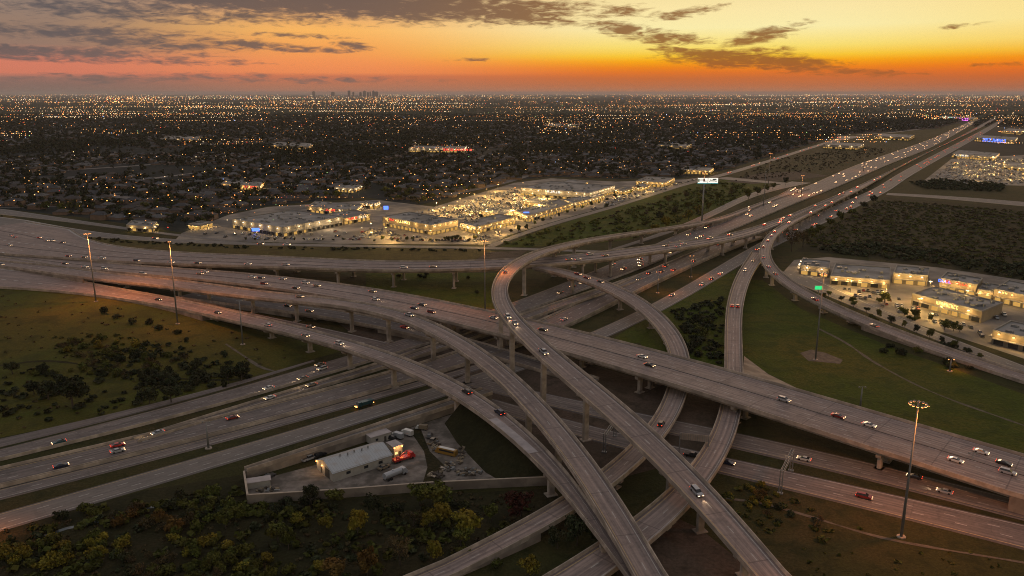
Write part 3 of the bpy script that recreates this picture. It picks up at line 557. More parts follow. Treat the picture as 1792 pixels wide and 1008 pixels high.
def cloud(n,blobs,size,seed,flat=.0):
    r=np.random.default_rng(seed); bl=np.array(blobs); wt=bl[:,3]**2; k=r.choice(len(bl),n,p=wt/wt.sum())
    d=r.normal(size=(n,3)); d/=np.linalg.norm(d,axis=1)[:,None]; rad=(r.random(n)**.35)[:,None]
    c=bl[k,:3]+d*rad*bl[k,3:4]*np.array([1,1,.8]); nrm=d+r.normal(size=(n,3))*.55; nrm/=np.linalg.norm(nrm,axis=1)[:,None]
    u=np.cross(nrm,r.normal(size=(n,3))); u/=np.linalg.norm(u,axis=1)[:,None]; v=np.cross(nrm,u); s=(size*(.55+.9*r.random(n)))[:,None]
    q=np.stack([c-u*s*.5-v*s*.35,c+u*s*.5-v*s*.35,c+u*s*.35+v*s*.5,c-u*s*.45+v*s*.4],1).reshape(-1,3)
    q[:,2]=np.maximum(q[:,2],.05); return q,np.arange(4*n).reshape(-1,4)
def crown_blobs(r_,R_,h,n,seed,spread=.62):
    rr=random.Random(seed); out=[(0,0,h*.62,R_*.62)]
    for i in range(n):
        a=rr.random()*6.28; e=rr.random(); out.append((math.cos(a)*R_*spread*(.6+.5*rr.random()),math.sin(a)*R_*spread*(.6+.5*rr.random()),h*(.34+.5*e),R_*(.26+.22*rr.random())))
    return out
TREE={}
def tree_proto(kind,var,shape):
    key=(kind,var,shape)
    if key in TREE: return TREE[key]
    R_,h={'tree':(4.2,8.0),'tall':(4.2,11.0),'shrub':(2.6,3.4),'bush':(1.8,2.4)}[shape]
    n={'tree':900,'tall':1200,'shrub':420,'bush':260}[shape]; sz={'tree':.55,'tall':.55,'shrub':.42,'bush':.34}[shape]
    if kind=='b': n=int(n*.55); sz*=.7
    bl=crown_blobs(None,R_,h if shape in('tree','tall') else h*.9,9 if shape in ('tree','tall') else 6,var*13+len(shape))
    if shape in('shrub','bush'): bl=[(x,y,max(R2*.5,z*.8),R2) for x,y,z,R2 in bl]
    V,F=cloud(n,bl,sz,var*7+3); cm=mesh('crown',V,F,LM[kind])
    m=MB(); rr=random.Random(var)
    if shape in ('tree','tall'):
        m.tube((0,0,-.2),(0.1,0,h*.45),.24,.15,7); 
        for i in range(7):
            a=i*.9+rr.random(); m.tube((0.05,0,h*(.22+.03*i)),(math.cos(a)*R_*.55,math.sin(a)*R_*.55,h*(.5+.06*i)),.10,.03,5)
    else:
        for i in range(5):
            a=i*1.3+rr.random(); m.tube((0,0,-.1),(math.cos(a)*R_*.5,math.sin(a)*R_*.5,h*.6),.07,.025,5)
    TREE[key]=(cm,m.me('trunk',M['bark'])); return TREE[key]
ORD=['','second','third','fourth','fifth','sixth','seventh','eighth','ninth','tenth','eleventh','twelfth','thirteenth','fourteenth','fifteenth','sixteenth','seventeenth','eighteenth','nineteenth','twentieth']
def ordw(i):
    if i==0: return 'leftmost'
    if i<20: return ORD[i]+' from left'
    k=i+1; suf='th' if 10<=k%100<=20 else {1:'st',2:'nd',3:'rd'}.get(k%10,'th'); return f'{k}{suf} from left'
def plant(x,y,shape,kind,scale,rz=None,z=0.0):
    var=random.randrange(4); cm,tm=tree_proto(kind,var,shape); nm={'tree':'broadleaf_tree','tall':'broadleaf_tree','shrub':'shrub','bush':'bush'}[shape]
    e=empty(nm,(x,y,z),rz=random.random()*6.28 if rz is None else rz); s=scale; e.scale=(s*random.uniform(.8,1.15),s*random.uniform(.8,1.15),s*random.uniform(.75,1.35))
    obj('crown',cm,e); 
    obj('trunk',tm,e); return e
KN={'g':'green','y':'yellow-green','o':'orange-brown','b':'sparse brown','d':'dark green','r':'dark red'}
near=[]  # (px, obj, kind, shape, place)
def put(px,py,r,kind,place,shape='tree'):
    p=un(px,py); pr=r*np.linalg.norm(p-np.array([0,0,H]))/FPX; R0={'tree':4.2,'tall':4.2,'shrub':2.6,'bush':1.8}[shape]
    o=plant(p[0],p[1],shape,kind,pr/R0); near.append((px,o,kind,shape,place)); return o
BL='in the scrubland below the yard wall'
for t in [(626,938,22,'y'),(573,925,17,'y'),(585,885,21,'g'),(520,922,15,'y'),(486,948,22,'g'),(505,962,18,'g'),(762,888,30,'g'),(735,884,22,'g'),(776,912,20,'y'),(752,925,17,'y'),(724,920,20,'b'),(818,942,28,'y'),(806,955,20,'g'),(700,988,25,'b'),(762,980,17,'y'),(586,1012,25,'o'),(560,1004,15,'y'),(643,1008,22,'o'),(912,905,30,'r'),(860,912,17,'g'),(395,925,20,'g'),(412,910,16,'g'),(545,885,16,'d'),(655,900,18,'d'),(695,905,16,'d')]: put(*t,BL)
for t in [(925,1010,22,'y'),(1010,955,22,'d'),(975,960,18,'d'),(1035,945,14,'g')]: put(*t,'between the two ramps at bottom centre')
for t in [(184,548,9,'d'),(205,557,8,'d'),(231,568,10,'d'),(263,567,10,'d'),(278,577,9,'d'),(311,584,8,'d'),(327,598,8,'d'),(393,625,9,'d')]: put(*t,'on the orange-lit left field','shrub')
for t in [(85,700,20,'d'),(128,715,26,'d'),(60,690,15,'d'),(423,668,17,'d'),(400,672,14,'d'),(300,705,20,'d'),(262,708,15,'d'),(285,672,14,'d'),(340,655,12,'d'),(22,655,12,'d'),(75,655,10,'d')]: put(*t,'in the dark lower part of the left field')
def patchfill(cx,cy,rx,ry,n,kind,place,shape='shrub',r=(11,17)):
    for i in range(n):
        a=random.random()*6.28; q=math.sqrt(random.random()); px=cx+math.cos(a)*rx*q; py=cy+math.sin(a)*ry*q; p=un(px,py)
        if onroad(p[0],p[1],2.5): continue
        put(px,py,random.uniform(*r),random.choice(kind),place,shape)
LL='in the thicket at bottom left'
patchfill(262,915,70,22,22,'ooby',LL); patchfill(60,975,70,26,18,'yyg',LL); patchfill(180,962,42,20,10,'yg',LL); patchfill(350,890,60,22,20,'gdg',LL)
patchfill(345,950,55,26,12,'gyb',LL); patchfill(390,985,45,20,9,'gg',LL); patchfill(250,985,60,22,9,'bgd',LL); patchfill(150,905,90,10,10,'dgb',LL,r=(8,12)); patchfill(480,900,40,22,8,'gd',LL); patchfill(320,1010,80,16,8,'gb',LL); patchfill(470,1000,60,18,6,'gy',LL)
patchfill(650,890,180,12,14,'d',LL,r=(8,12)); patchfill(830,985,60,18,8,'gd',LL); patchfill(640,960,90,25,9,'bd',LL,r=(7,11))
RS='on the slope right of the hook-shaped ramp'
patchfill(1220,590,30,40,26,'dgd',RS,r=(7,11)); patchfill(1320,870,60,20,16,'ygo','on the bank below the lower highway at right',r=(6,11)); patchfill(1400,905,60,22,8,'db','on the bank below the lower highway at right',r=(6,10))
LF='on the left field scrub'
patchfill(170,610,70,22,22,'yggb',LF,'shrub',(6,11)); patchfill(240,640,110,22,34,'gdb',LF,'shrub',(7,12)); patchfill(330,665,90,20,22,'dd',LF,'shrub',(8,13)); patchfill(120,655,110,6,16,'gd',LF,'shrub',(5,8))
HS='beside the right-hand ramp'
patchfill(1600,612,70,10,20,'dgd',HS,'shrub',(7,11)); patchfill(1665,640,50,8,10,'gd',HS,'shrub',(7,12)); patchfill(1390,492,30,10,10,'g',HS,'shrub',(4,7)); patchfill(1470,520,50,7,12,'dg',HS,'shrub',(4,7)); patchfill(1560,560,50,8,10,'g',HS,'shrub',(4,7))
CS='under the far overpass'
patchfill(720,490,90,10,24,'d',CS,'shrub',(5,8)); patchfill(830,500,45,14,16,'dg',CS,'shrub',(5,8)); patchfill(900,510,25,12,6,'g',CS,'shrub',(5,7))
for t in [(856,401,5,'g'),(784,424,5,'d'),(797,421,7,'d'),(1062,365,5,'g'),(908,406,4,'g'),(921,402,5,'d'),(1548,530,10,'g'),(1538,532,7,'g'),(1582,553,9,'g'),(1600,558,9,'g'),(1652,578,9,'g'),(1668,580,9,'g'),(1492,530,7,'g')]: put(*t,'among the lit car parks')
for t in [(655+i*13.5+(i*7%5),423.5-(i*3%4)*.8,3.2+(i*5%3)*.6,'dg'[i%2]) for i in range(14)]+[(880+i*14,412-i*4.6,2.8+(i%3)*.7,'gd'[i%2]) for i in range(1,22)]+[(430+i*17,421+(i%2),2.6,'d') for i in range(12)]: put(*t,'along the front edge of the shopping car parks')
for t in [(1450+i*22,519+i*9.2,5.5+(i%3),'gd'[i%2]) for i in range(13)]+[(1575+i*26,545+i*9,5,'g') for i in range(5)]: put(*t,'among the parked cars of the strip mall')
for t in [(1385,440,17,'b'),(1405,432,13,'b'),(1420,418,11,'g'),(1436,408,10,'g'),(1452,398,9,'g'),(1470,388,8,'g'),(1490,377,8,'g'),(1510,365,8,'d'),(1528,355,7,'d')]: put(*t,'in the tree row right of the distant highway')
for t in [(1120,417,8,'y'),(1108,420,9,'g'),(1145,408,9,'y'),(1165,400,10,'y'),(1185,393,9,'g'),(1205,385,8,'g'),(1222,376,8,'g'),(1240,370,7,'g'),(1130,395,9,'g'),(1155,385,9,'d'),(1180,375,9,'d'),(1205,365,8,'g'),(1230,358,8,'g'),(1255,350,8,'g'),(1280,345,7,'b'),(1170,360,8,'b'),(1200,350,8,'b'),(1230,342,7,'d'),(1310,348,7,'g'),(1325,341,7,'g'),(1340,336,6,'g'),(1352,331,6,'g'),(1375,324,6,'d')]: put(*t,'in the scrub below the shopping centre')
near.sort(key=lambda t:t[0]); cnt={}
for px,o,kind,shape,place in near:
    nm={'tree':'tree','tall':'tree','shrub':'shrub','bush':'bush'}[shape]; k=(kind,nm,place); i=cnt.get(k,0); cnt[k]=i+1
    tag(o,f'{KN[kind]} {nm} {place}, {ordw(i)}',nm,f'{nm}s {place}')
# uncountable scrub: one object per kind of cover
def stuff(name,label,polys,dens,size,kind,seed,nq=34,lq=.9,flat=.7):
    r=np.random.default_rng(seed); Vs=[];
    protos=[]
    for k in range(6):
        bl=[(0,0,.35,.55)]+[(math.cos(a)*.45,math.sin(a)*.45,.3+.25*((a*7)%1),.32) for a in r.random(4)*6.28]; V,F=cloud(nq,bl,lq,k+seed); protos.append(V)
    for P in polys:
        Pw=[tuple(un(x,y)[:2]) for x,y in P]; xs=[p[0] for p in Pw]; ys=[p[1] for p in Pw]; A=(max(xs)-min(xs))*(max(ys)-min(ys)); n=int(A*dens)
        X_=r.uniform(min(xs),max(xs),n); Y_=r.uniform(min(ys),max(ys),n)
        for x,y in zip(X_,Y_):
            if not inpoly(x,y,Pw) or onroad(x,y,1.5): continue
            s=r.uniform(*size); V=protos[r.integers(6)]*np.array([s,s,s*flat]); a=r.random()*6.28; ca,sa=math.cos(a),math.sin(a)
            Vs.append(np.column_stack([V[:,0]*ca-V[:,1]*sa+x,V[:,0]*sa+V[:,1]*ca+y,V[:,2]]))
    V=np.vstack(Vs); o=obj(name,mesh(name,V,np.arange(len(V)).reshape(-1,4),LM[kind])); return tag(o,label,None,None,'stuff')
RSC=[(1400,428),(1480,382),(1545,350),(1700,362),(1850,375),(1850,505),(1700,470),(1480,440)]
stuff('scrub_thicket','dense dark scrub thicket beyond the right strip mall',[RSC],.022,(1.4,3.6),'g',11,nq=30,lq=.46,flat=.45)
stuff('scrub_thicket','brown twiggy brush among the scrub thicket',[RSC],.007,(1.6,4.4),'b',31,nq=34,lq=.42,flat=.45)
stuff('scrub_thicket','darker band of scrub behind the right strip mall',[[(1430,436),(1520,425),(1640,440),(1850,475),(1850,500),(1640,462),(1480,446)],[(1595,320),(1640,314),(1760,322),(1752,336),(1620,330)]],.02,(3,6),'d',12,nq=40,lq=.42)
stuff('scrub_thicket','rough scrub below the shopping centre',[[(880,426),(960,402),(1060,378),(1200,335),(1260,318),(1330,328),(1240,372),(1120,412),(1010,428),(930,434)]],.008,(2,5),'g',13,nq=36,lq=.42)
stuff('brush','low brown brush on the rough ground below the shopping centre',[[(940,412),(1100,365),(1180,345),(1150,375),(1050,405)],[(1350,280),(1500,255),(1560,262),(1470,292),(1330,315),(1280,318)]],.005,(1.5,3.5),'b',14,nq=24,lq=.5)
stuff('brush','low weeds on the left field',[[(0,515),(300,550),(500,600),(540,620),(300,690),(0,760)]],.006,(.6,1.6),'b',15,nq=14,lq=.55)
stuff('weeds','low weeds on the scrubland at bottom left',[[(0,925),(200,880),(430,880),(950,860),(980,890),(700,1010),(0,1040)]],.05,(.5,1.5),'b',16,nq=12,lq=.6)
stuff('weeds','dark undergrowth at bottom left',[[(0,930),(200,890),(430,885),(900,870),(780,960),(700,1010),(0,1040)]],.018,(1.0,2.6),'d',17,nq=26,lq=.5)
stuff('weeds','grass tufts on the lower right bank',[[(1260,850),(1400,880),(1560,935),(1800,990),(1800,1040),(1420,1040),(1260,880)]],.02,(.5,1.4),'g',18,nq=12,lq=.6)
stuff('hedgerow','dark hedge along the far left carriageway',[[(0,378),(60,398),(110,407),(230,422),(450,432),(850,438),(850,441),(450,437),(200,424),(90,412),(0,392)]],.03,(1.5,3.2),'d',19,nq=30,lq=.45)
stuff('scrub_thicket','dark thicket filling the lower part of the left field',[[(0,640),(120,655),(230,600),(300,600),(420,640),(440,660),(300,700),(100,742),(0,760)]],.016,(1.6,4.0),'d',20,nq=34,lq=.42)
stuff('scrub_thicket','bright green scrub in the middle of the left field',[[(95,590),(190,580),(260,600),(250,632),(150,645),(100,625)]],.022,(1.5,3.4),'g',21,nq=34,lq=.42)
stuff('scrub_thicket','dark green thicket at bottom left',[[(0,940),(180,890),(430,850),(434,885),(620,885),(840,880),(940,890),(880,940),(740,1010),(300,1040),(0,1040)]],.020,(1.8,4.6),'g',22,nq=36,lq=.40)
stuff('scrub_thicket','dark thicket between the hook-shaped ramp and the descending ramp',[[(1175,545),(1262,520),(1266,640),(1215,625),(1205,580)]],.05,(1.8,3.8),'d',23,nq=34,lq=.42)
stuff('scrub_thicket','olive scrub on the bank below the lower right highway',[[(1250,845),(1400,880),(1480,920),(1450,960),(1330,930),(1240,880)]],.022,(1.0,2.8),'g',24,nq=30,lq=.42)
def track(name,pts,wd,m,label,z=.09):
    Pn=resample(np.array([un(x,y) for x,y in cr(pts,8)]),6); V=[];F=[]; r=random.Random(len(pts))
    for i,q in enumerate(Pn):
        t=Pn[min(i+1,len(Pn)-1)]-Pn[max(i-1,0)]; t/=np.linalg.norm(t); k=wd/2*r.uniform(.5,1.3); V+=[(q[0]-t[1]*k,q[1]+t[0]*k,z),(q[0]+t[1]*k,q[1]-t[0]*k,z)]
        if i: F.append((2*i-2,2*i-1,2*i+1,2*i))
    tag(obj(name,mesh(name,V,F,m)),label,None,None,'structure')
M['palesoil']=simple('pale_trodden_soil',(.105,.09,.07),.95,.4,.4)
track('dirt_track',[(1432,575),(1480,600),(1540,640),(1640,690),(1792,745)],1.6,M['palesoil'],'thin worn track across the green slope')
track('dirt_track',[(395,602),(425,622),(455,642),(480,650)],1.8,M['palesoil'],'worn track at the edge of the left field')
track('dirt_track',[(0,640),(90,632),(220,650),(330,664),(440,665)],2.2,M['scrub'],'dark ditch across the left field')
track('dirt_track',[(1255,872),(1330,880),(1420,905),(1560,945),(1792,985)],1.3,M['palesoil'],'faint track along the bank at lower right')
track('stream',[(78,938),(120,924),(180,912),(240,893),(300,881)],1.5,simple('shallow_water',(.10,.12,.13),.25,.3,.5),'narrow pale stream in the scrubland at bottom left')
fan('bare_dirt',[(1400,618),(1420,612),(1445,618),(1475,630),(1470,637),(1440,634),(1415,632)],.1,M['palesoil'],'pale bare patch at the foot of the mast on the green slope')
fan('bare_dirt',[(1270,318),(1330,303),(1400,300),(1450,308),(1380,316),(1320,322)],.1,M['dirt'],'bare building ground in the empty field')
fan('bare_dirt',[(850,442),(925,437),(900,455),(830,458)],.11,M['dirt'],'brown mound of earth beside the verge')
# ------------------------------------------------------------------ light colours
L_OR=srgb(255,150,60); L_YE=srgb(255,205,110); L_WH=srgb(255,236,205); L_BL=srgb(120,160,255); L_RD=srgb(255,60,40)
EM={'sodium':emit('sodium_lamp',(1.,.34,.07),9),'warm':emit('warm_lamp',(1.,.50,.15),5),'white':emit('white_lamp',(1.,.76,.48),5),'cool':emit('cool_lamp',(.45,.6,1.),9),
    'red':emit('red_lamp',(1.,.10,.05),8),'green':emit('green_lamp',(.1,1.,.35),5),'mastlamp':emit('mast_lamp',(1.,.34,.09),6.0),'head':emit('headlamp',(1.,.60,.30),4.5),'headfar':emit('distant_headlamp',(1.,.58,.27),13),'tailfar':emit('distant_tail_lamp',(1.,.12,.05),6),'tail':emit('tail_lamp',(1.,.07,.03),2.2),
    'window':emit('lit_window',(1.,.62,.22),1.6),'shopfront':emit('lit_shopfront',(1.,.56,.14),.62),'signwhite':emit('lit_sign',(1.,.93,.8),1.2),'signteal':emit('lit_sign_teal',(.05,.45,.5),1.0),
    'signred':emit('lit_sign_red',(1.,.07,.04),2.0),'signblue':emit('lit_sign_blue',(.08,.18,1.),2.6),'signgreen':emit('lit_sign_green',(.05,.8,.25),1.0),'signgold':emit('lit_sign_gold',(1.,.66,.2),2.4),'purple':emit('lit_sign_purple',(.9,.15,1.),2.2),'cyan':emit('lit_sign_cyan',(.2,.9,.8),1.6)}
def lamp(loc,energy,color,r=.5,kind='POINT',spot=None,rx=0,parent=None,name='lamp_light'):
    l=bpy.data.lights.new(name,kind); l.energy=energy; l.color=color; l.shadow_soft_size=r
    if kind=='SPOT': l.spot_size=spot; l.spot_blend=.7
    o=bpy.data.objects.new(name,l); C.objects.link(o); o.location=[float(v) for v in loc]; o.rotation_euler=(rx,0,0)
    if parent: o.parent=parent
    return o
M['body']={}
# ------------------------------------------------------------------ high masts
ME=1.7
def mast(bx,by,ty,label,lit=True,heads=10,rr=1.9,energy=26000,h=None,col=(1.,.42,.12),group='tall lighting masts'):
    b=un(bx,by); 
    d=ray(bx,ty); t=b[1]/d[1]; hh=H+d[2]*t if h is None else h
    e=empty('lighting_mast',b,label,'lighting mast',group)
    m=MB(); m.tube((0,0,.3),(0,0,hh),.46,.17,12); obj('pole',m.me('pole',M['steel'],True),e)
    m=MB(); m.tube((0,0,0),(0,0,.35),1.3,1.3,12); obj('footing',m.me('footing',M['concrete']),e)
    if heads>2:
        m=MB(); n=20
        for i in range(n):
            a0,a1=6.283*i/n,6.283*(i+1)/n; m.tube((rr*math.cos(a0),rr*math.sin(a0),hh-.1),(rr*math.cos(a1),rr*math.sin(a1),hh-.1),.07,.07,5)
        for i in range(3): m.tube((0,0,hh+.3),(rr*math.cos(i*2.1),rr*math.sin(i*2.1),hh-.1),.06,.06,5)
        m.tube((0,0,hh-.5),(0,0,hh+.6),.35,.25,8); obj('lamp_ring',m.me('lamp_ring',M['steel']),e)
    hm=MB(); 
    hm.add([(-.32,-.28,.0),(.32,-.28,0),(.32,.28,0),(-.32,.28,0),(-.2,-.17,.38),(.2,-.17,.38),(.2,.17,.38),(-.2,.17,.38)],[(4,5,6,7),(0,1,5,4),(1,2,6,5),(2,3,7,6),(3,0,4,7)],0)
    hm.tube((0,0,-.16),(0,0,.02),.28,.34,8,1); hme=hm.me('lamp_head',[M['steel'],EM['mastlamp'] if lit else M['steel']])
    for i in range(heads):
        a=6.283*i/heads; r_=rr if heads>2 else 1.3
        obj('lamp_head',hme,e,(r_*math.cos(a),r_*math.sin(a),hh-.25),a)
    if heads<=2:
        m=MB(); m.tube((-1.4,0,hh),(1.4,0,hh),.07,.07,6); obj('arm',m.me('arm',M['steel']),e)
    if lit:
        q_=lamp((4.2,1.0,hh-.8),energy*ME,(1.,.30,.065),.8,kind='SPOT',spot=R(165),parent=e); q_.data.spot_blend=1.0
    return e
mast(168,528,408,'lit mast with glowing orange ring, leftmost, beside the left field',energy=62000)
mast(311,567,422,'thin mast with added weak orange lamps beside the left field, second from left',heads=3,rr=.6,energy=34000,col=(1.,.30,.06))  # head shows no glow; its light is added for the orange-lit ramp
mast(425,603,526,'short unlit mast at the edge of the left field',lit=False,heads=2,rr=.8)
mast(849,548,421,'lit mast with orange ring left of the flyover loop, standing in pale dirt',energy=24000)
mast(1228,386,302,'lit mast behind the tall billboard',energy=18000,heads=8)
mast(1336,360,300,'unlit mast between the distant highway and the scrub',lit=False,heads=6,rr=.9)
mast(1402,342,307,'lit mast at the left shoulder of the distant highway',energy=16000,heads=8)
mast(1427,630,479,'lit mast on the green slope, head seen against the strip mall',energy=9000,col=(1.,.26,.08),heads=8,rr=1.6)
mast(1577,940,706,'nearest lit mast with a full ring of orange lamps, lower right',energy=34000,heads=12,rr=2.3)
mast(1344,330,268,'lit mast at the far end of the empty field',energy=9000,heads=6)
mast(1511,300,262,'lit mast beside the distant highway, farthest one in sight',energy=9000,heads=6)
mast(1209,485,447,'short twin-lamp post by the pillars under the distant overpass, right one',heads=2,energy=4000)
mast(1151,513,475,'short twin-lamp post by the pillars behind the hook-shaped ramp, left one',heads=2,energy=4000)
mast(365,785,738,'slim unlit post on the grass strip at lower left',lit=False,heads=2,rr=.5)
mast(1505,716,677,'slim unlit post on the green slope beside the widest overpass',lit=False,heads=2,rr=.5)
mast(1697,833,792,'slim unlit post on the widest overpass at lower right',lit=False,heads=2,rr=.5)
mast(1662,650,628,'short lit post with orange lamp in the hedge by the right-hand ramp',heads=2,energy=1500)
mast(1322,1130,1050,'lit orange lamp post just below the picture at lower right',heads=2,energy=11000,h=15,col=(1.,.36,.1))
mast(-55,950,860,'lit orange lamp post just left of the picture at lower left',heads=2,energy=3800,h=13,col=(1.,.36,.1))
# ------------------------------------------------------------------ sign gantries
def gantry(a,b,z0,h,label,panel=False,cant=False):
    A=un(*a,z0); B=un(*b,z0); d=B-A; L=np.linalg.norm(d[:2]); ang=math.atan2(d[1],d[0]); e=empty('sign_gantry',A,label,'sign gantry','sign gantries over the lower highway',ang)
    for x in (0,L):
        m=MB()
        for dy in (-.45,.45): m.tube((x,dy,0),(x,dy,h+.9),.2,.16,7)
        for k in range(int(h/1.6)): m.tube((x,-.45,k*1.6+.4),(x,.45,k*1.6+1.6),.07,.07,5)
        m.box((x,0,.2),(1.2,1.8,.5)); obj('post',m.me('post',M['steel']),e)
    m=MB(); n=max(4,int(L/1.6))
    for dy in (-.45,.45):
        for dz in (h-.4,h+.8): m.tube((0,dy,dz),(L,dy,dz),.11,.11,6)
    for k in range(n):
        x0,x1=L*k/n,L*(k+1)/n
        for dy in (-.45,.45): m.tube((x0,dy,h-.4 if k%2 else h+.8),(x1,dy,h+.8 if k%2 else h-.4),.06,.06,5)
        m.tube((x0,-.45,h+.8),(x1,.45,h+.8),.05,.05,5)
    obj('truss',m.me('truss',M['steel']),e)
    if panel:
        m=MB(); m.box((L*.5,-.75,h+.2),(L*.96,.12,2.6)); 
        for k in range(12): m.box((L*(.06+.08*k),-.86,h+.2),(.14,.1,2.4),1)
        obj('sign_panel_back',m.me('sign_panel_back',[simple('sign_panel_back_metal',(.30,.26,.23),.6,.2,.5),M['steel']]),e)
    return e
gantry((1057.5,792),(1076,764),0,6.6,'truss gantry over the lower highway lane, left one, beside the topmost flyover')
gantry((1365,864),(1384,824),0,7.6,'truss gantry over the lower highway lane, right one, casting no sign towards us')
gantry((1188,800),(1238,806),0,8.6,'gantry with a long sign panel seen from behind, between two ramps',panel=True)
# ------------------------------------------------------------------ tall billboard
b=un(1228,392); e=empty('billboard',b,'tall white lit billboard of two adverts on a single pole beyond the flyover','billboard'); hb=H+ray(1228,316)[2]*b[1]/ray(1228,316)[1]
pxm=b[1]/FPX*1.03; Wb=35*pxm; Hb=9.5*pxm
m=MB(); m.tube((0,0,0),(0,0,hb-Hb/2),.9,.7,10); obj('pole',m.me('pole',M['steel'],True),e)
m=MB(); m.box((Wb*.18,.3,hb),(Wb,.9,Hb)); obj('housing',m.me('housing',M['steel']),e)
x0=Wb*.18-Wb/2; yf=-.22
m=MB(); m.box((x0+Wb*.25,yf,hb),(Wb*.47,.1,Hb*.86),0); m.box((x0+Wb*.75,yf,hb),(Wb*.47,.1,Hb*.86),0)
m.box((x0+Wb/2,yf+.02,hb-Hb*.47),(Wb,.12,Hb*.07),1); m.box((x0+.6,yf+.02,hb),(.5,.12,Hb*.9),1)
obj('lit_face',m.me('lit_face',[EM['signwhite'],EM['signteal']]),e)
m=MB(); rr=random.Random(3)
def letters(m,xa,xb,z,h,mi,n,y,seed=1,gap=.3):
    """a row of small letter-like strokes, as far as the photograph lets one read them"""
    r=random.Random(seed); wdt=(xb-xa)/n
    for i in range(n):
        cx=xa+(i+.5)*wdt; w_=wdt*(1-gap); k=r.randrange(4)
        m.box((cx-w_*.35,y,z),(w_*.25,.08,h),mi)
        if k in (0,2): m.box((cx+w_*.1,y,z+h*.38),(w_*.7,.08,h*.22),mi)
        if k in (0,1): m.box((cx+w_*.1,y,z-h*.38),(w_*.7,.08,h*.22),mi)
        if k in (2,3): m.box((cx+w_*.35,y,z),(w_*.25,.08,h),mi); m.box((cx,y,z),(w_*.6,.08,h*.2),mi)
dk=[simple('print_green',(.10,.30,.04)),simple('print_red',(.22,.03,.02)),simple('print_teal',(.01,.10,.14)),simple('print_dark',(.03,.03,.03))]
m.box((x0+Wb*.06,yf-.08,hb+.2),(Wb*.07,.05,Hb*.5),0); letters(m,x0+Wb*.11,x0+Wb*.26,hb+Hb*.12,Hb*.3,3,5,yf-.08,2); m.box((x0+Wb*.31,yf-.08,hb+Hb*.1),(Wb*.08,.05,Hb*.5),1); letters(m,x0+Wb*.28,x0+Wb*.46,hb-Hb*.12,Hb*.3,1,6,yf-.10,5)
letters(m,x0+Wb*.55,x0+Wb*.69,hb,Hb*.42,3,3,yf-.08,8); letters(m,x0+Wb*.70,x0+Wb*.95,hb+Hb*.03,Hb*.5,2,5,yf-.08,9); m.box((x0+Wb*.82,yf-.085,hb+Hb*.22),(Wb*.16,.05,Hb*.2),2)
obj('advert_print',m.me('advert_print',dk),e)
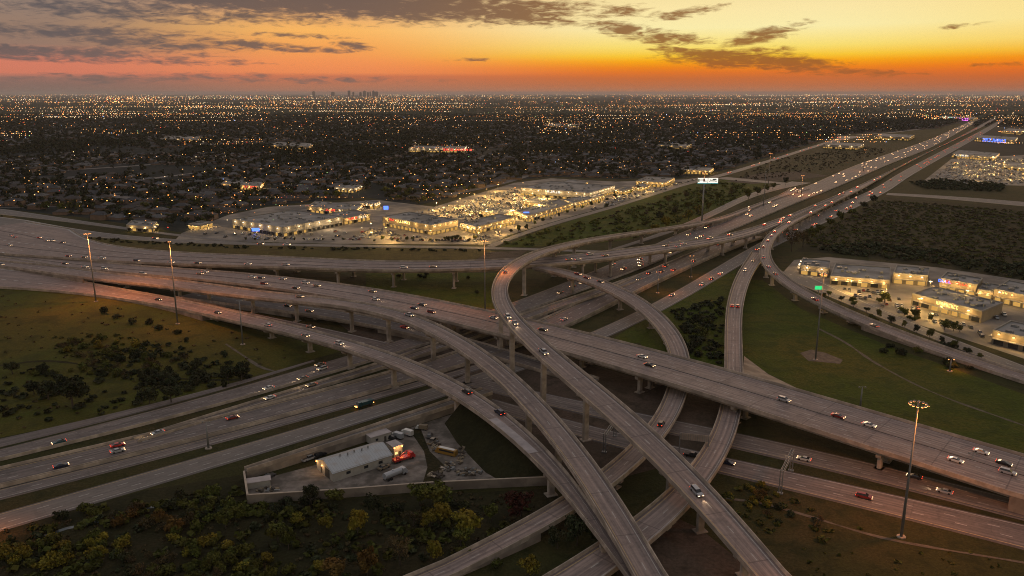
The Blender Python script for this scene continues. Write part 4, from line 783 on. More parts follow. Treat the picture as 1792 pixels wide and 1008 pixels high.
# ------------------------------------------------------------------ commercial buildings
M['roofmem']=simple('flat_roof_membrane',(.27,.26,.25),.9,.25,.08,c2=(.16,.155,.15),c2s=.05)
M['stucco']=simple('tan_stucco',(.26,.215,.15),.9,.15,.2)
M['stucco2']=simple('grey_panel_wall',(.24,.225,.20),.8,.15,.2)
M['glass']=simple('dark_glass',(.02,.024,.03),.12,.1,1,spec=.6)
M['trim']=simple('dark_trim',(.08,.07,.06),.7)
def shop(P0,P1,P2,h,label,wallm='stucco',front='02',lit='shopfront',litk=.85,units=10,seed=0,sign=None,name='shop_building',group='large stores around the lit car parks',lights=5,lk='warm',canopy=True):
    """P0,P1,P2: three ground corners as seen; walls, parapet, roof units, shopfronts and wall lamps"""
    r=random.Random(seed); a,b_,c=[un(*p)[:2] for p in (P0,P1,P2)]; u=b_-a; v=c-a; q=[a,b_,b_+v,c]
    h=h*(1.22 if group.startswith('buildings of') else 1.08); base=np.array([a[0],a[1],0]); e=empty(name,base,label,'building',group); inv=-base
    cen=(q[0]+q[2])/2
    m=MB(); m.prism([tuple(x) for x in q],-.2,h-.9); obj('wall',m.me('wall',M[wallm]),e,inv)
    m=MB(); t=.5
    def inset(k): return [x+(cen-x)/np.linalg.norm(cen-x)*k for x in q]
    o2=inset(-.12); i2=inset(1.0); V=[(*x,h-.9) for x in o2]+[(*x,h) for x in o2]+[(*x,h) for x in i2]+[(*x,h-.7) for x in i2]; F=[]
    for k in range(4):
        n=(k+1)%4
        for l in range(3): F.append((l*4+k,l*4+n,l*4+4+n,l*4+4+k))
    F.append((0,1,2,3)); m.add(V,F); obj('parapet',m.me('parapet',M['stucco2']),e,inv)
    m=MB(); m.add([(*x,h-.72) for x in i2],[(0,1,2,3)]); rf=obj('roof',m.me('roof',M['roofmem']),e,inv)
    lu,lv=np.linalg.norm(u),np.linalg.norm(v); uh,vh=u/lu,v/lv; ang=math.atan2(uh[1],uh[0])
    um=MB()
    for k in range(units):
        s,t_=r.uniform(.08,.92),r.uniform(.12,.88); p=a+u*s+v*t_; sx_,sy_=r.uniform(1.6,3.6),r.uniform(1.4,2.4); hz=r.uniform(.8,1.5)
        mm=MB(); mm.box((0,0,hz/2),(sx_,sy_,hz)); mm.tube((sx_*.2,0,hz),(sx_*.2,0,hz+.25),.5,.5,8); obj('roof_unit',mm.me('roof_unit',M['steel']),rf,(p[0],p[1],h-.72),ang)
    # shopfronts on the two seen faces
    out=[]
    for key,(s0,dv,ln,nrm) in {'1':(a,uh,lu,-vh),'2':(a,vh,lv,-uh)}.items():
        if key not in front: continue
        n_=nrm-dv*np.dot(nrm,dv); n_/=np.linalg.norm(n_); bay=max(6.,ln/16); k=int(ln/bay); ang2=math.atan2(dv[1],dv[0])
        side=1 if (dv[0]*n_[1]-dv[1]*n_[0])>0 else -1
        g=MB();lm=MB();cn=MB()
        for i in range(k):
            cpt=s0+dv*(i+.5)*ln/k+n_*.06; wv=ln/k*r.uniform(.55,.85)
            (lm if r.random()<litk else g).box((cpt[0],cpt[1],1.6),(wv,.16,2.6),0,ang2)
            for tt in (-.5,.5):
                cp2=s0+dv*((i+.5)*ln/k+tt*wv)+n_*.12; cn.box((cp2[0],cp2[1],1.7),(.25,.3,3.0),0,ang2)
        if canopy: mid=s0+dv*ln/2+n_*1.1; cn.box((mid[0],mid[1],3.6),(ln*.92,2.1,.35),0,ang2)
        if lm.V: obj('lit_window',lm.me('lit_window',EM[lit]),e,inv)
        if g.V: obj('window',g.me('window',M['glass']),e,inv)
        obj('canopy',cn.me('canopy',M['stucco2']),e,inv)
        for i in range(lights):
            cp=s0+dv*(i+.5)*ln/lights+n_*.9; lmx=MB(); lmx.box((0,0,0),(.8,.6,.5)); wl_=obj('wall_lamp',lmx.me('wall_lamp',EM[lk if r.random()<.75 else 'white']),e,(cp[0]+inv[0],cp[1]+inv[1],h-1.6)); lamp((n_[0]*1.6,n_[1]*1.6,-.4),900 if a[1]>650 else 1000,(1.,.60,.19) if lk!='white' else (1.,.66,.30),.3,parent=wl_)
        out.append((s0,dv,ln,n_,ang2))
    if sign:
        for (face,pos,wd,hg,mk,n_l) in sign:
            s0,dv,ln,n_,ang2=out[min(face,len(out)-1)]; cp=s0+dv*ln*pos+n_*.5; sg=MB(); flip=1
            letters(sg,-wd/2,wd/2,0,hg,0,n_l,0,n_l*7)
            obj('sign',sg.me('sign',EM[mk]),e,(cp[0]+inv[0],cp[1]+inv[1],h-1.2-hg*.3),ang2)
    return e
shop((495.6,414.7),(407,399),(600,394.5),8.5,'big pale box store at the left end of the shopping centre, white wall lamps','stucco2','12',litk=.35,units=22,seed=1,lights=6,lk='white')
shop((602,393.5),(575,385),(648,385.5),6.5,'low shops joined to the right end of the leftmost box store','stucco','12',litk=.9,units=6,seed=2,sign=[(1,.3,14,1.8,'signred',5),(1,.7,12,1.8,'signwhite',4)],lights=4)
shop((622,379),(537,372),(634,368),6.5,'grey-roofed store behind the leftmost box store','stucco2','12',litk=.6,units=12,seed=3,sign=[(0,.5,14,2,'signred',4)],lights=5)
shop((755.6,411.6),(669.7,395),(802,401.5),9.0,'tan corner store with glowing sign letters, nearest box store of the shopping centre','stucco','12',units=18,seed=4,sign=[(0,.55,22,2.6,'signgold',6),(0,.8,8,2,'signred',3)],lights=5)
shop((833,409.5),(806,402),(902,391.5),6.5,'low shop row right of the tan corner store','stucco','12',units=10,seed=5,lights=7)
shop((924,389),(903,380),(1000,366),6.5,'strip of small shops with bright columns, middle of the far row','stucco','12',units=10,seed=6,lights=9)
shop((1003,365),(985,359),(1058,350),6.0,'strip of small shops at the right of the far row','stucco','12',units=8,seed=7,lights=9)
shop((1030,352),(911,342),(1076,338),9.5,'widest flat-roofed store at the back of the shopping centre','stucco2','12',units=30,seed=8,sign=[(0,.5,20,3,'signwhite',5)],lights=9,lk='white')
shop((960,369),(915,361),(985,360),6.0,'dark-roofed shop in the middle of the lit car park','stucco','12',units=8,seed=9,lights=5)
shop((880,386),(838,379),(905,377),6.0,'grey-roofed shop in the yellow-lit car park','stucco','12',units=8,seed=19,lights=6)
shop((1163,328),(1112,325),(1180,319),6.5,'low lit store at the far right end of the shopping centre','stucco','12',units=8,seed=10,lights=6)
shop((1240,306),(1190,303),(1248,300),6.0,'small store behind the billboard','stucco','12',units=6,seed=20,lights=5)
shop((455,334),(388,329),(462,325),6.0,'red-lit school-like building among the houses left of centre','stucco2','12',units=8,seed=21,sign=[(0,.25,26,3,'signred',6)],lights=6,lk='sodium')
shop((812,267),(715,266),(816,262),8.0,'long lit warehouse with a red sign in the middle of the suburb','stucco2','12',units=12,seed=22,sign=[(0,.12,70,4,'signred',8)],lights=9,lk='white')
shop((268,407),(222,404),(276,398),5.5,'pale flat-roofed building among the first row of houses at left','stucco2','12',units=6,seed=23,litk=.3,lights=2)
RG='buildings of the right strip mall'
shop((1399,480),(1450,486),(1403.5,467),6.0,'leftmost block of the right strip mall with bright white shopfronts','stucco','12',litk=1,units=6,seed=11,group=RG,lights=2,lk='white')
shop((1451.5,498),(1556,506),(1460,475),5.2,'long low dark-roofed row of the right strip mall','stucco','1',units=16,seed=12,group=RG,lights=5)
shop((1561,496),(1622,501),(1567,482),6.4,'pale-roofed block in the middle of the right strip mall','stucco','1',units=6,seed=13,group=RG,lights=3)
shop((1642,507.5),(1707,520),(1654,496),7.0,'block with blue and red lit signs at the back of the right strip mall','stucco','1',units=8,seed=14,group=RG,sign=[(0,.15,9,1.7,'signblue',4),(0,.27,5,1.7,'signred',2),(0,.62,8,1.4,'signred',4)],lights=3)
shop((1708.5,521),(1736,526.5),(1722,508.5),5.0,'lower grey-roofed link between two taller blocks of the right strip mall','stucco','1',units=4,seed=15,group=RG,lights=2)
shop((1737,527),(1805,543),(1762,511),7.0,'rightmost back block of the right strip mall','stucco','1',units=8,seed=16,group=RG,lights=3,sign=[(0,.25,6,1.2,'signgold',3)])
shop((1594,533),(1716,566),(1632,519.5),6.2,'long grey-roofed shop in front with a lit white and yellow sign','stucco','12',litk=.55,units=16,seed=17,group=RG,sign=[(0,.53,15,2.2,'signgold',9)],lights=3)
shop((1734,601.5),(1812,621),(1765,584),6.5,'nearest shop of the right strip mall, cut by the right edge','stucco','12',litk=.2,units=6,seed=18,group=RG,lights=3)
shop((1740,282),(1665,275),(1748,274),7.0,'long low store with a pale green sign right of the distant highway','stucco2','12',units=10,seed=24,sign=[(0,.75,34,4,'signwhite',6)],lights=7)
shop((1775,252),(1705,247),(1780,246),9.0,'store with a long blue sign far right','stucco2','12',units=8,seed=25,sign=[(0,.5,80,9,'signblue',8)],lights=6)
shop((1702,212),(1640,208),(1710,209),10,'far building with cyan and purple lights beside the highway vanishing point','stucco2','12',units=4,seed=26,sign=[(0,.7,110,9,'cyan',6),(0,.28,120,12,'purple',6)],lights=6)
def signpole(bx,by,h,wd,hg,mk,label,mk2=None):
    b=un(bx,by); e=empty('pole_sign',b,label,'pole sign'); m=MB(); m.tube((0,0,0),(0,0,h),.25,.2,8); obj('pole',m.me('pole',M['steel']),e)
    m=MB(); m.box((0,0,h),(wd,.5,hg)); obj('sign_box',m.me('sign_box',EM[mk]),e)
signpole(1432,515,4.5,5.2,2.4,'signgreen','green lit roadside sign below the leftmost mall block')
signpole(676,378,9,5,4,'signblue','blue lit pole sign behind the shopping centre')
signpole(448,411,5,7,3,'signblue','blue lit sign left of the leftmost box store'); signpole(455,401,6,4,3,'signblue','blue glowing sign against the left store wall')
signpole(921,383,6,6,3,'cool' if False else 'signblue','bluish lit sign between two shop rows')
# ------------------------------------------------------------------ car park lamps
hm=MB(); hm.tube((0,0,0),(0,0,9.0),.12,.09,6,0); hm.box((0,0,9.05),(1.9,.12,.12),0); 
pp=hm.me('post',M['steel']); hd=MB(); hd.box((0,0,0),(.75,.42,.22)); hde={k:hd.me('lamp_head',EM[k]) for k in ('warm','white','sodium')}
cnt_l=[0]
def parklamp(px,py,k,label,group,energy=None,col=(1.,.60,.17)):
    b=un(px,py)
    if onroad(b[0],b[1],1): return
    e=empty('car_park_lamp',b,label,'lamp post',group,random.random()*3); obj('post',pp,e); obj('lamp_head',hde[k],e,(-.8,0,8.95)); obj('lamp_head',hde[k],e,(.8,0,8.95))
    if energy: lamp((0,0,8.6),energy,col,.5,parent=e)
def lampgrid(poly,sp,k,labelf,group,energy,jit=.25,col=(1.,.60,.17),ang=0.4):
    Pw=[tuple(un(x,y)[:2]) for x,y in poly]; cx=sum(p[0] for p in Pw)/len(Pw); cy=sum(p[1] for p in Pw)/len(Pw); ca,sa=math.cos(ang),math.sin(ang); n=0; pts=[]
    for i in range(-40,41):
        for j in range(-40,41):
            x=cx+(i*ca-j*sa)*sp+random.uniform(-1,1)*sp*jit; y=cy+(i*sa+j*ca)*sp+random.uniform(-1,1)*sp*jit
            if inpoly(x,y,Pw): pts.append((proj((x,y,0))))
    pts.sort()
    for i,(a,b) in enumerate(pts): parklamp(a,b,random.choice(k),labelf+', '+ordw(i),group,energy,col)
lampgrid([(640,424),(760,426),(860,424),(940,398),(1000,382),(905,393),(835,412),(755,414),(660,398),(640,395)],34,['warm','warm','sodium'],'car park lamp in front of the shop rows','car park lamps of the shopping centre',15000)
lampgrid([(700,372),(760,364),(900,325),(960,345),(1000,358),(920,380),(830,398),(800,385)],36,['warm','warm','sodium'],'lamp in the yellow-lit inner car park','car park lamps of the shopping centre',24000)
lampgrid([(1010,376),(1075,345),(1200,318),(1230,312),(1110,350),(1020,378)],40,['warm','white'],'lamp beside the shops near the frontage road','car park lamps of the shopping centre',15000)
lampgrid([(400,420),(500,424),(640,424),(650,395),(600,400),(500,418),(400,405),(330,412)],50,['white','warm'],'lamp in the dim car park of the leftmost store','car park lamps of the shopping centre',7500,col=(1.,.75,.45))
lampgrid([(1400,490),(1450,500),(1560,512),(1600,540),(1700,575),(1760,600),(1640,570),(1480,520),(1420,503)],24,['warm','warm','white'],'lamp in the right strip mall car park','car park lamps of the strip mall',15000)
lampgrid([(1560,508),(1640,512),(1740,535),(1760,545),(1700,540),(1632,517),(1565,515)],17,['warm','white'],'lamp in the lane behind the long front shop','car park lamps of the strip mall',11000)
lampgrid([(1630,318),(1665,284),(1800,276),(1800,322)],62,['warm','sodium','white'],'lamp in the crowded car park right of the highway','lamps of the crowded far car park',15000)
for k_,(a0,a1,a2,hh_,lb) in enumerate([((703,388),(690,385),(722,384),5,'small kiosk at the left of the inner car park'),((1090,341),(1076,338),(1108,336),5,'small shop right of the widest store'),((1120,335),(1108,332),(1136,330),5,'second small shop right of the widest store'),
  ((655,366),(630,364),(665,361),5.5,'small building behind the car park, left of the tan corner store'),((350,402),(330,400),(372,396),4.5,'low pale building at the left end of the car parks'),((1010,332),(975,327),(1030,325),5.5,'low building joined behind the widest store'),
  ((1500,262),(1440,259),(1512,257),8,'lit shop row at the far end of the empty field'),((1590,246),(1530,243),(1600,241),8,'second lit shop row at the far end of the empty field'),((1200,262),(1150,259),(1210,257),7,'lit store in the suburb behind the shopping centre'),
  ((1010,226),(950,224),(1022,221),8,'orange-lit row in the far suburb'),((1790,300),(1752,296),(1800,292),6,'store in the crowded car park at the right edge'),((1785,236),(1752,233),(1796,231),8,'store above the long blue sign at far right'),((620,338),(585,335),(634,331),5.5,'yellow-lit low building behind the leftmost store'),((540,262),(470,259),(552,256),7,'lit block left of centre in the suburb'),((345,250),(280,248),(355,244),8,'lit shop row in the left part of the suburb')]):
    shop(a0,a1,a2,hh_,lb,'stucco' if k_%2 else 'stucco2','12',units=3,seed=60+k_,lights=3,lk='warm' if k_%3 else 'white')
# ------------------------------------------------------------------ vehicles
def paint(name,c): 
    m,T,B=mat(name); B.inputs['Base Color'].default_value=(*c,1); B.inputs['Roughness'].default_value=.35; B.inputs['Metallic'].default_value=.25; B.inputs['Coat Weight'].default_value=.5; return m
PC={'white':paint('white_car_paint',(.62,.62,.60)),'silver':paint('silver_car_paint',(.36,.38,.41)),'black':paint('black_car_paint',(.014,.015,.018)),'dark grey':paint('grey_car_paint',(.06,.065,.075)),
    'dark red':paint('dark_red_car_paint',(.20,.015,.012)),'red':paint('red_car_paint',(.5,.03,.03)),'navy':paint('navy_car_paint',(.012,.022,.06)),'teal':paint('teal_car_paint',(.012,.07,.085)),'tan':paint('tan_car_paint',(.26,.21,.15))}
M['rubber']=simple('tyre_rubber',(.02,.02,.02),.9)
def hull(prof,w,inset=.06):
    n=len(prof); zs=[p[1] for p in prof]; zm=max(zs); V=[]
    for s in (-1,1):
        for x,z in prof: V.append((x,s*(w/2-inset*(z/zm)**2*1.5),z))
    return V,[tuple(range(n)),tuple(range(n,2*n))[::-1]]+[(i,(i+1)%n,n+(i+1)%n,n+i)[::-1] for i in range(n)]
SH={'sedan':dict(L=4.8,w=1.86,prof=[(-2.35,.32),(-2.40,.70),(-2.30,.93),(-1.45,1.0),(.95,.98),(1.75,.86),(2.30,.68),(2.38,.45),(2.30,.30)],cab=(-1.75,1.15,-.95,.30,.97,1.43)),
    'suv':dict(L=4.9,w=1.96,prof=[(-2.40,.38),(-2.46,.80),(-2.38,1.10),(1.0,1.10),(1.95,1.02),(2.38,.85),(2.44,.5),(2.35,.36)],cab=(-2.30,1.25,-2.05,.45,1.08,1.74)),
    'pickup':dict(L=5.7,w=2.02,prof=[(-2.85,.45),(-2.88,.85),(-2.84,1.08),(1.4,1.10),(2.4,1.04),(2.80,.88),(2.86,.5),(2.75,.40)],cab=(-.85,1.65,-.60,.95,1.08,1.82))}
CARM={}
def car_parts(shape):
    if shape in CARM: return CARM[shape]
    d=SH[shape]; V,F=hull(d['prof'],d['w']); x0,x1,a0,a1,z0,z1=d['cab']; hw=d['w']/2-.10; tw=hw*.78
    cab=[(x0,-hw,z0),(x1,-hw,z0),(x1,hw,z0),(x0,hw,z0),(a0,-tw,z1-.05),(a1,-tw,z1-.05),(a1,tw,z1-.05),(a0,tw,z1-.05)]
    CF=[(0,1,5,4),(1,2,6,5),(2,3,7,6),(3,0,4,7)]
    rf=[(a0-.04,-tw-.03,z1-.05),(a1+.04,-tw-.03,z1-.05),(a1+.04,tw+.03,z1-.05),(a0-.04,tw+.03,z1-.05),(a0+.1,-tw+.08,z1),(a1-.1,-tw+.08,z1),(a1-.1,tw-.08,z1),(a0+.1,tw-.08,z1)]
    RF=[(0,1,5,4),(1,2,6,5),(2,3,7,6),(3,0,4,7),(4,5,6,7)]
    CARM[shape]=dict(V=V,F=F,cab=cab,CF=CF,rf=rf,RF=RF,d=d); return CARM[shape]
CME={}
def lampbox(x,y,z,s): m=MB(); m.box((x,y,z),s); return m
def car_mesh(shape,colour,far,lights):
    key=(shape,colour,far,lights)
    if key in CME: return CME[key]
    c=car_parts(shape); xf=c['d']['prof'][-3][0]; xb=c['d']['prof'][1][0]; w_=c['d']['w']
    k=1.15 if far else .75; he=(.34*k,.34*k,.24*k)
    hl=[(xf-.02,s*w_*.36,.68) for s in (-1,1)]; tl=[(xb+.02,s*w_*.38,.82) for s in (-1,1)]
    wm=MB()
    for x in (-c['d']['L']*.29,c['d']['L']*.30):
        for s in (-1,1): wm.tube((x,s*(w_/2-.22),.34),(x,s*(w_/2+.01),.34),.34,.34,10)
    hm_=EM['head'] if lights else M['trim']; tm_=EM['tail'] if lights else M['trim']
    if far:
        m=MB(); m.add(c['V'],c['F'],0); m.add(c['cab'],c['CF'],1); m.add(c['rf'],c['RF'],0); m.add(wm.V,wm.F,4)
        for p in hl: m.box(p,he,2)
        for p in tl: m.box(p,(.3*k,.36*k,.22*k),3)
        r=m.me('far_car_body',[PC[colour],M['glass'],EM['headfar'] if lights else hm_,EM['tailfar'] if lights else tm_,M['rubber']])
    else:
        m=MB(); m.add(c['V'],c['F'],0); m.add(c['rf'],c['RF'],0)
        if shape=='pickup': m.box((-1.85,0,1.09),(1.7,1.5,.05),1)
        body=m.me('body',[PC[colour],M['trim']]); g=MB(); g.add(c['cab'],c['CF']); wd=g.me('windows',M['glass'])
        ws=[]
        for x in (-c['d']['L']*.29,c['d']['L']*.30):
            for s in (-1,1): t=MB(); t.tube((x,s*(w_/2-.22),.34),(x,s*(w_/2+.01),.34),.34,.34,12); ws.append(t.me('wheel',M['rubber']))
        r=dict(body=body,windows=wd,wheel=ws,headlight=[lampbox(*p,(.22,.42,.2)).me('headlight',hm_) for p in hl],taillight=[lampbox(*p,(.14,.40,.2)).me('taillight',tm_) for p in tl])
    CME[key]=r; return r
CARS=[]   # (road key, px x, object, colour, shape)
def car(loc,ang,shape,colour,far=False,lights=True,road='',px=None,beam=False,pitch=0.0):
    nm={'sedan':'car','suv':'suv_car','pickup':'pickup_truck'}[shape]
    if far: o=obj(nm,car_mesh(shape,colour,True,lights),None,loc,ang,1.05)
    else:
        o=empty(nm,loc,rz=ang); o.scale=(1.04,)*3; r=car_mesh(shape,colour,False,lights); obj('body',r['body'],o); obj('windows',r['windows'],o)
        for w_ in r['wheel']: obj('wheel',w_,o)
        for h_ in r['headlight']: obj('headlight',h_,o)
        for t_ in r['taillight']: obj('taillight',t_,o)
        if beam:
            l=bpy.data.lights.new('headlight_beam','SPOT'); l.energy=700; l.color=(1.,.72,.42); l.spot_size=R(62); l.spot_blend=.8; l.shadow_soft_size=.15
            q=bpy.data.objects.new('headlight_beam',l); C.objects.link(q); q.parent=o; q.location=(2.7,0,.75); q.rotation_euler=(R(80),0,R(-90))
    o.rotation_euler[1]=pitch
    CARS.append((road,px if px is not None else proj(loc)[0],o,colour,shape)); return o
RN={'A':'on the widest overpass','B':'on the topmost flyover','C':'on the long curved flyover','D':'on the straight far overpass','E':'on the nearest curved ramp','F':'on the hook-shaped ramp','G':'on the descending right ramp','H':'on the single right-hand ramp',
    'K':'on the paired distant exit carriageway','M1':'on the oncoming highway side','M1b':'on the low second carriageway','R3':'on the mainline lower carriageway','R4':'on the outer frontage carriageway','N1':'on the upper lower-right carriageway','N2':'on the lower-right carriageway under the gantries',
    'P':'on the low dark carriageway','Q':'on the sunken road','LLc':'on the narrow dark ramp lane','T2':'on the frontage road beside the field','T1':'on the pale frontage road','S2':'on the access road by the strip mall','T3':'on the service road'}
def oncar(rk,x,y,colour,shape='sedan',toward=None,beam=None,far=False,lights=True):
    """a car at the place seen, turned along its road. toward: +1 or -1 along the road's run"""
    p=PATHS[rk]; d=(p.px[:,0]-x)**2+(p.px[:,1]-y)**2; i=int(d.argmin()); q=un(x,y,p.c[i,2])
    for _ in range(3):
        i=int(((p.c[:,:2]-q[:2])**2).sum(1).argmin()); q=un(x,y,p.c[i,2]+.5)
    i=int(((p.c[:,:2]-q[:2])**2).sum(1).argmin()); o=np.dot(q[:2]-p.c[i,:2],p.n[i]); lim=p.w[i]/2-1.7; o=max(-lim,min(lim,o)); t=np.dot(q[:2]-p.c[i,:2],p.t[i])
    pos=p.c[i,:2]+p.n[i]*o+p.t[i]*t; s=toward or 1; j=min(i+1,len(p.c)-1); k=max(i-1,0)
    sl_=(p.c[j,2]-p.c[k,2])/max(.1,np.linalg.norm(p.c[j,:2]-p.c[k,:2])); z=p.c[i,2]+sl_*t+.012
    car((pos[0],pos[1],z),math.atan2(p.t[i,1]*s,p.t[i,0]*s),shape,colour,far,lights,rk,x,(beam if beam is not None else False),-math.atan(sl_)*s)
NEARC=[('D',19,412,'white','suv',-1),('D',26,415,'silver','sedan',-1),('D',69,416,'red','sedan',1),('D',82,421,'silver','sedan',1),('D',92,421,'white','suv',1),('D',110,424,'dark grey','sedan',1),('D',17,429,'white','suv',1),('D',120,448,'dark red','sedan',1),('D',148,450,'tan','sedan',1),('D',179,452,'white','suv',1),('D',239,456,'navy','suv',1),('D',300,459,'white','sedan',1),('D',346,460,'black','sedan',1),('D',434,462,'white','sedan',1),('D',500,463,'silver','suv',1),('D',707,468,'white','suv',1),('D',758,467,'tan','sedan',1),
 ('D',996,454,'tan','sedan',1),('D',1011,454,'silver','sedan',1),('D',1032,445,'white','suv',1),('D',1059,447,'tan','sedan',1),('D',1186,431,'silver','sedan',1),('D',1196,427,'white','sedan',1),('D',1165,430,'tan','sedan',-1),
 ('A',7,445,'white','suv',1),('A',114,461,'black','sedan',1),('A',149,467,'white','sedan',1),('A',182,470,'white','suv',1),('C',2,463,'silver','suv',1),('A',245,480,'white','suv',1),('A',350,479,'tan','sedan',1),('A',359,476,'white','sedan',1),('A',442,485,'white','suv',1),('A',457,486,'navy','sedan',1),('A',495,488,'silver','sedan',1),('A',462,496,'dark red','suv',1),('A',518,504,'black','sedan',1),('A',535,495,'white','suv',1),('A',555,500,'tan','sedan',1),
 ('A',657,524,'white','suv',1),('A',739,533,'dark grey','sedan',1),('A',725,539,'navy','sedan',1),('A',755,546,'dark red','suv',1),('A',864,556,'silver','sedan',1),('A',652,510,'tan','sedan',1),('A',950,577,'black','sedan',1),('A',1124,624,'white','sedan',1),('A',1137,639,'black','sedan',1),('A',1372,700,'silver','suv',1),('A',1467,728,'dark red','sedan',1),('A',1521,744,'white','sedan',1),('A',1717,790,'white','sedan',1),('A',1672,806,'white','sedan',1),('A',1757,810,'black','sedan',1),('A',1763,827,'silver','suv',1),
 ('C',717,551,'silver','pickup',1),('C',525,519,'tan','sedan',1),('B',884,476,'dark grey','sedan',-1),('B',889,554,'white','suv',1),('B',901,565,'silver','sedan',1),('B',951,615,'silver','pickup',1),('B',1219,862,'silver','suv',1),
 ('E',277,524,'black','sedan',1),('E',381,547,'dark grey','sedan',1),('E',469,569,'white','suv',-1),('E',594,601,'white','suv',1),('E',535,588,'tan','sedan',1),('E',817,686,'black','suv',-1),('E',874,721,'navy','suv',-1),
 ('F',1051,493,'black','sedan',1),('F',1027,486,'dark red','sedan',1),('F',1012,479,'dark red','sedan',1),('F',1157,742,'black','suv',-1),
 ('G',1281,535,'red','sedan',-1),('G',1291,536,'dark red','suv',-1),('G',1304,473,'white','suv',1),('G',1318,456,'tan','sedan',1),
 ('H',1336,450,'silver','sedan',1),('H',1336,432,'tan','sedan',1),('H',1344,421,'tan','sedan',1),('H',1350,412,'white','sedan',1),('H',1357,479,'tan','sedan',1),('H',1426,524,'dark red','sedan',1),('H',1345,466,'silver','sedan',1),('H',1530,570,'tan','sedan',1),
 ('N1',1407,803,'white','sedan',-1),('N1',1600,834,'black','sedan',-1),('N1',1653,860,'silver','sedan',-1),('N2',1512,869,'dark red','suv',1),('N2',1211,797,'black','pickup',1),('N2',1274,810,'navy','sedan',1),
 ('M1',104,775,'teal','sedan',1),('R3',206,779,'red','sedan',-1),('R3',206,789,'silver','sedan',-1),('R3',107,815,'navy','sedan',-1),('R3',407,731,'dark red','sedan',-1),('M1b',266,751,'silver','sedan',1),('M1',472,680,'white','sedan',1),('M1b',470,695,'white','sedan',1),('M1',534,664,'tan','sedan',1),('M1b',539,671,'tan','sedan',1),('M1',564,645,'white','suv',1),('M1',560,638,'tan','sedan',1),
 ('P',708,573,'red','sedan',1),('P',504,535,'black','sedan',1),('P',542,544,'tan','sedan',1),('Q',544,572,'tan','sedan',1),('M1',1002,501,'black','suv',1),('R3',987,559,'silver','sedan',-1),('M1b',1125,490,'black','sedan',1),('M1',1018,495,'white','sedan',1),('M1',980,512,'tan','sedan',1)]
BEAM={(182,470),(245,480),(149,467),(889,554),(901,565),(1219,862),(657,524),(864,556),(266,751),(104,775),(534,664),(539,671),(564,645),(472,680),(1407,803),(1653,860),(708,573),(1211,797),(7,445),(462,496),(535,495),(518,504),(594,601)}
for t in NEARC: oncar(t[0],t[1],t[2],t[3],t[4],t[5],beam=((t[1],t[2]) in BEAM))
# traffic filling the distant highway, lane by lane
def traffic(rk,f0,f1,n,lanes,s,seed,cols=('white','silver','tan','dark grey','black','dark red','navy')):
    r=random.Random(seed); p=PATHS[rk]; used=[]
    for _ in range(n*4):
        if len(used)>=n: break
        f=f0+(f1-f0)*r.random(); L=r.randrange(lanes); i=int(f*(len(p.c)-2)); u=p.u[i]
        if any(abs(u-a)<9 and L==b for a,b in used): continue
        pxx,pyy=p.px[i]
        if not(-20<pxx<1812): continue
        used.append((u,L)); lw=(p.w[i]-2.4)/lanes; o=-(p.w[i]/2-1.2)+lw*(L+.5); q=p.c[i,:2]+p.n[i]*o
        car((q[0],q[1],p.c[i,2]+.012),math.atan2(p.t[i,1]*s,p.t[i,0]*s),r.choice(['sedan','sedan','suv','suv','pickup']),r.choice(cols),True,True,rk,proj((q[0],q[1],0))[0])
def frac(rk,x,y): p=PATHS[rk]; return ((p.px[:,0]-x)**2+(p.px[:,1]-y)**2).argmin()/len(p.c)
a=frac('M1',1700,212); traffic('M1',a,frac('M1',1260,395),150,5,1,1); traffic('M1',frac('M1',1260,395),frac('M1',1060,475),15,5,1,2)
traffic('K',0,frac('K',1710,218),60,4,1,3); traffic('R4',frac('R4',1715,225),frac('R4',1360,400),70,3,-1,4); traffic('R4',frac('R4',1330,430),frac('R4',1100,560),5,3,-1,5)
traffic('R3',0,frac('R3',1075,515),7,3,-1,6); traffic('H',frac('H',1360,408),.99,5,2,1,8); traffic('D',frac('D',1210,425),.98,8,3,1,9); traffic('T2',.35,.98,16,3,1,10); traffic('T1',.1,.9,4,2,1,12); traffic('B',.0,.12,3,2,1,13)
SHN={'sedan':'sedan','suv':'SUV','pickup':'pickup'}; CARS.sort(key=lambda t:t[1]); cnt={}
for rk,px,o,colour,shape in CARS:
    k=(rk,colour,shape); i=cnt.get(k,0); cnt[k]=i+1; tag(o,f'{colour} {SHN[shape]} {RN[rk]}, {ordw(i)}',{'sedan':'car','suv':'car','pickup':'pickup truck'}[shape],'vehicles driving on the highways')
# ------------------------------------------------------------------ parked cars: the largest as things, the rest as one mass
PK=[]
def parkrows(poly,row,ang,fill,seed,cap):
    r=random.Random(seed); Pw=[tuple(un(x,y)[:2]) for x,y in poly]; xs=[p[0] for p in Pw]; ys=[p[1] for p in Pw]; cx=sum(xs)/len(xs); cy=sum(ys)/len(ys); ca,sa=math.cos(ang),math.sin(ang); n=0
    R_=max(max(xs)-min(xs),max(ys)-min(ys))
    for j in range(int(-R_/row),int(R_/row)+1):
        for side in (0,1):
            for i in range(int(-R_/2.9),int(R_/2.9)+1):
                if r.random()>fill: continue
                lx=i*2.9; ly=j*row+side*5.6; x=cx+lx*ca-ly*sa; y=cy+lx*sa+ly*ca
                if inpoly(x,y,Pw) and not onroad(x,y,1): PK.append((math.hypot(x,y),x,y,ang+math.pi/2*(1 if r.random()<.5 else -1)))
parkrows([(645,400),(665,402),(752,418),(835,414),(880,405),(850,424),(640,422)],17,.1,.42,1,0)
parkrows([(705,378),(830,350),(900,330),(955,352),(905,376),(835,392),(800,388)],17,.15,.38,2,0)
parkrows([(420,418),(500,421),(640,421),(640,400),(560,408),(500,417),(400,406),(330,412)],19,-.1,.20,3,0)
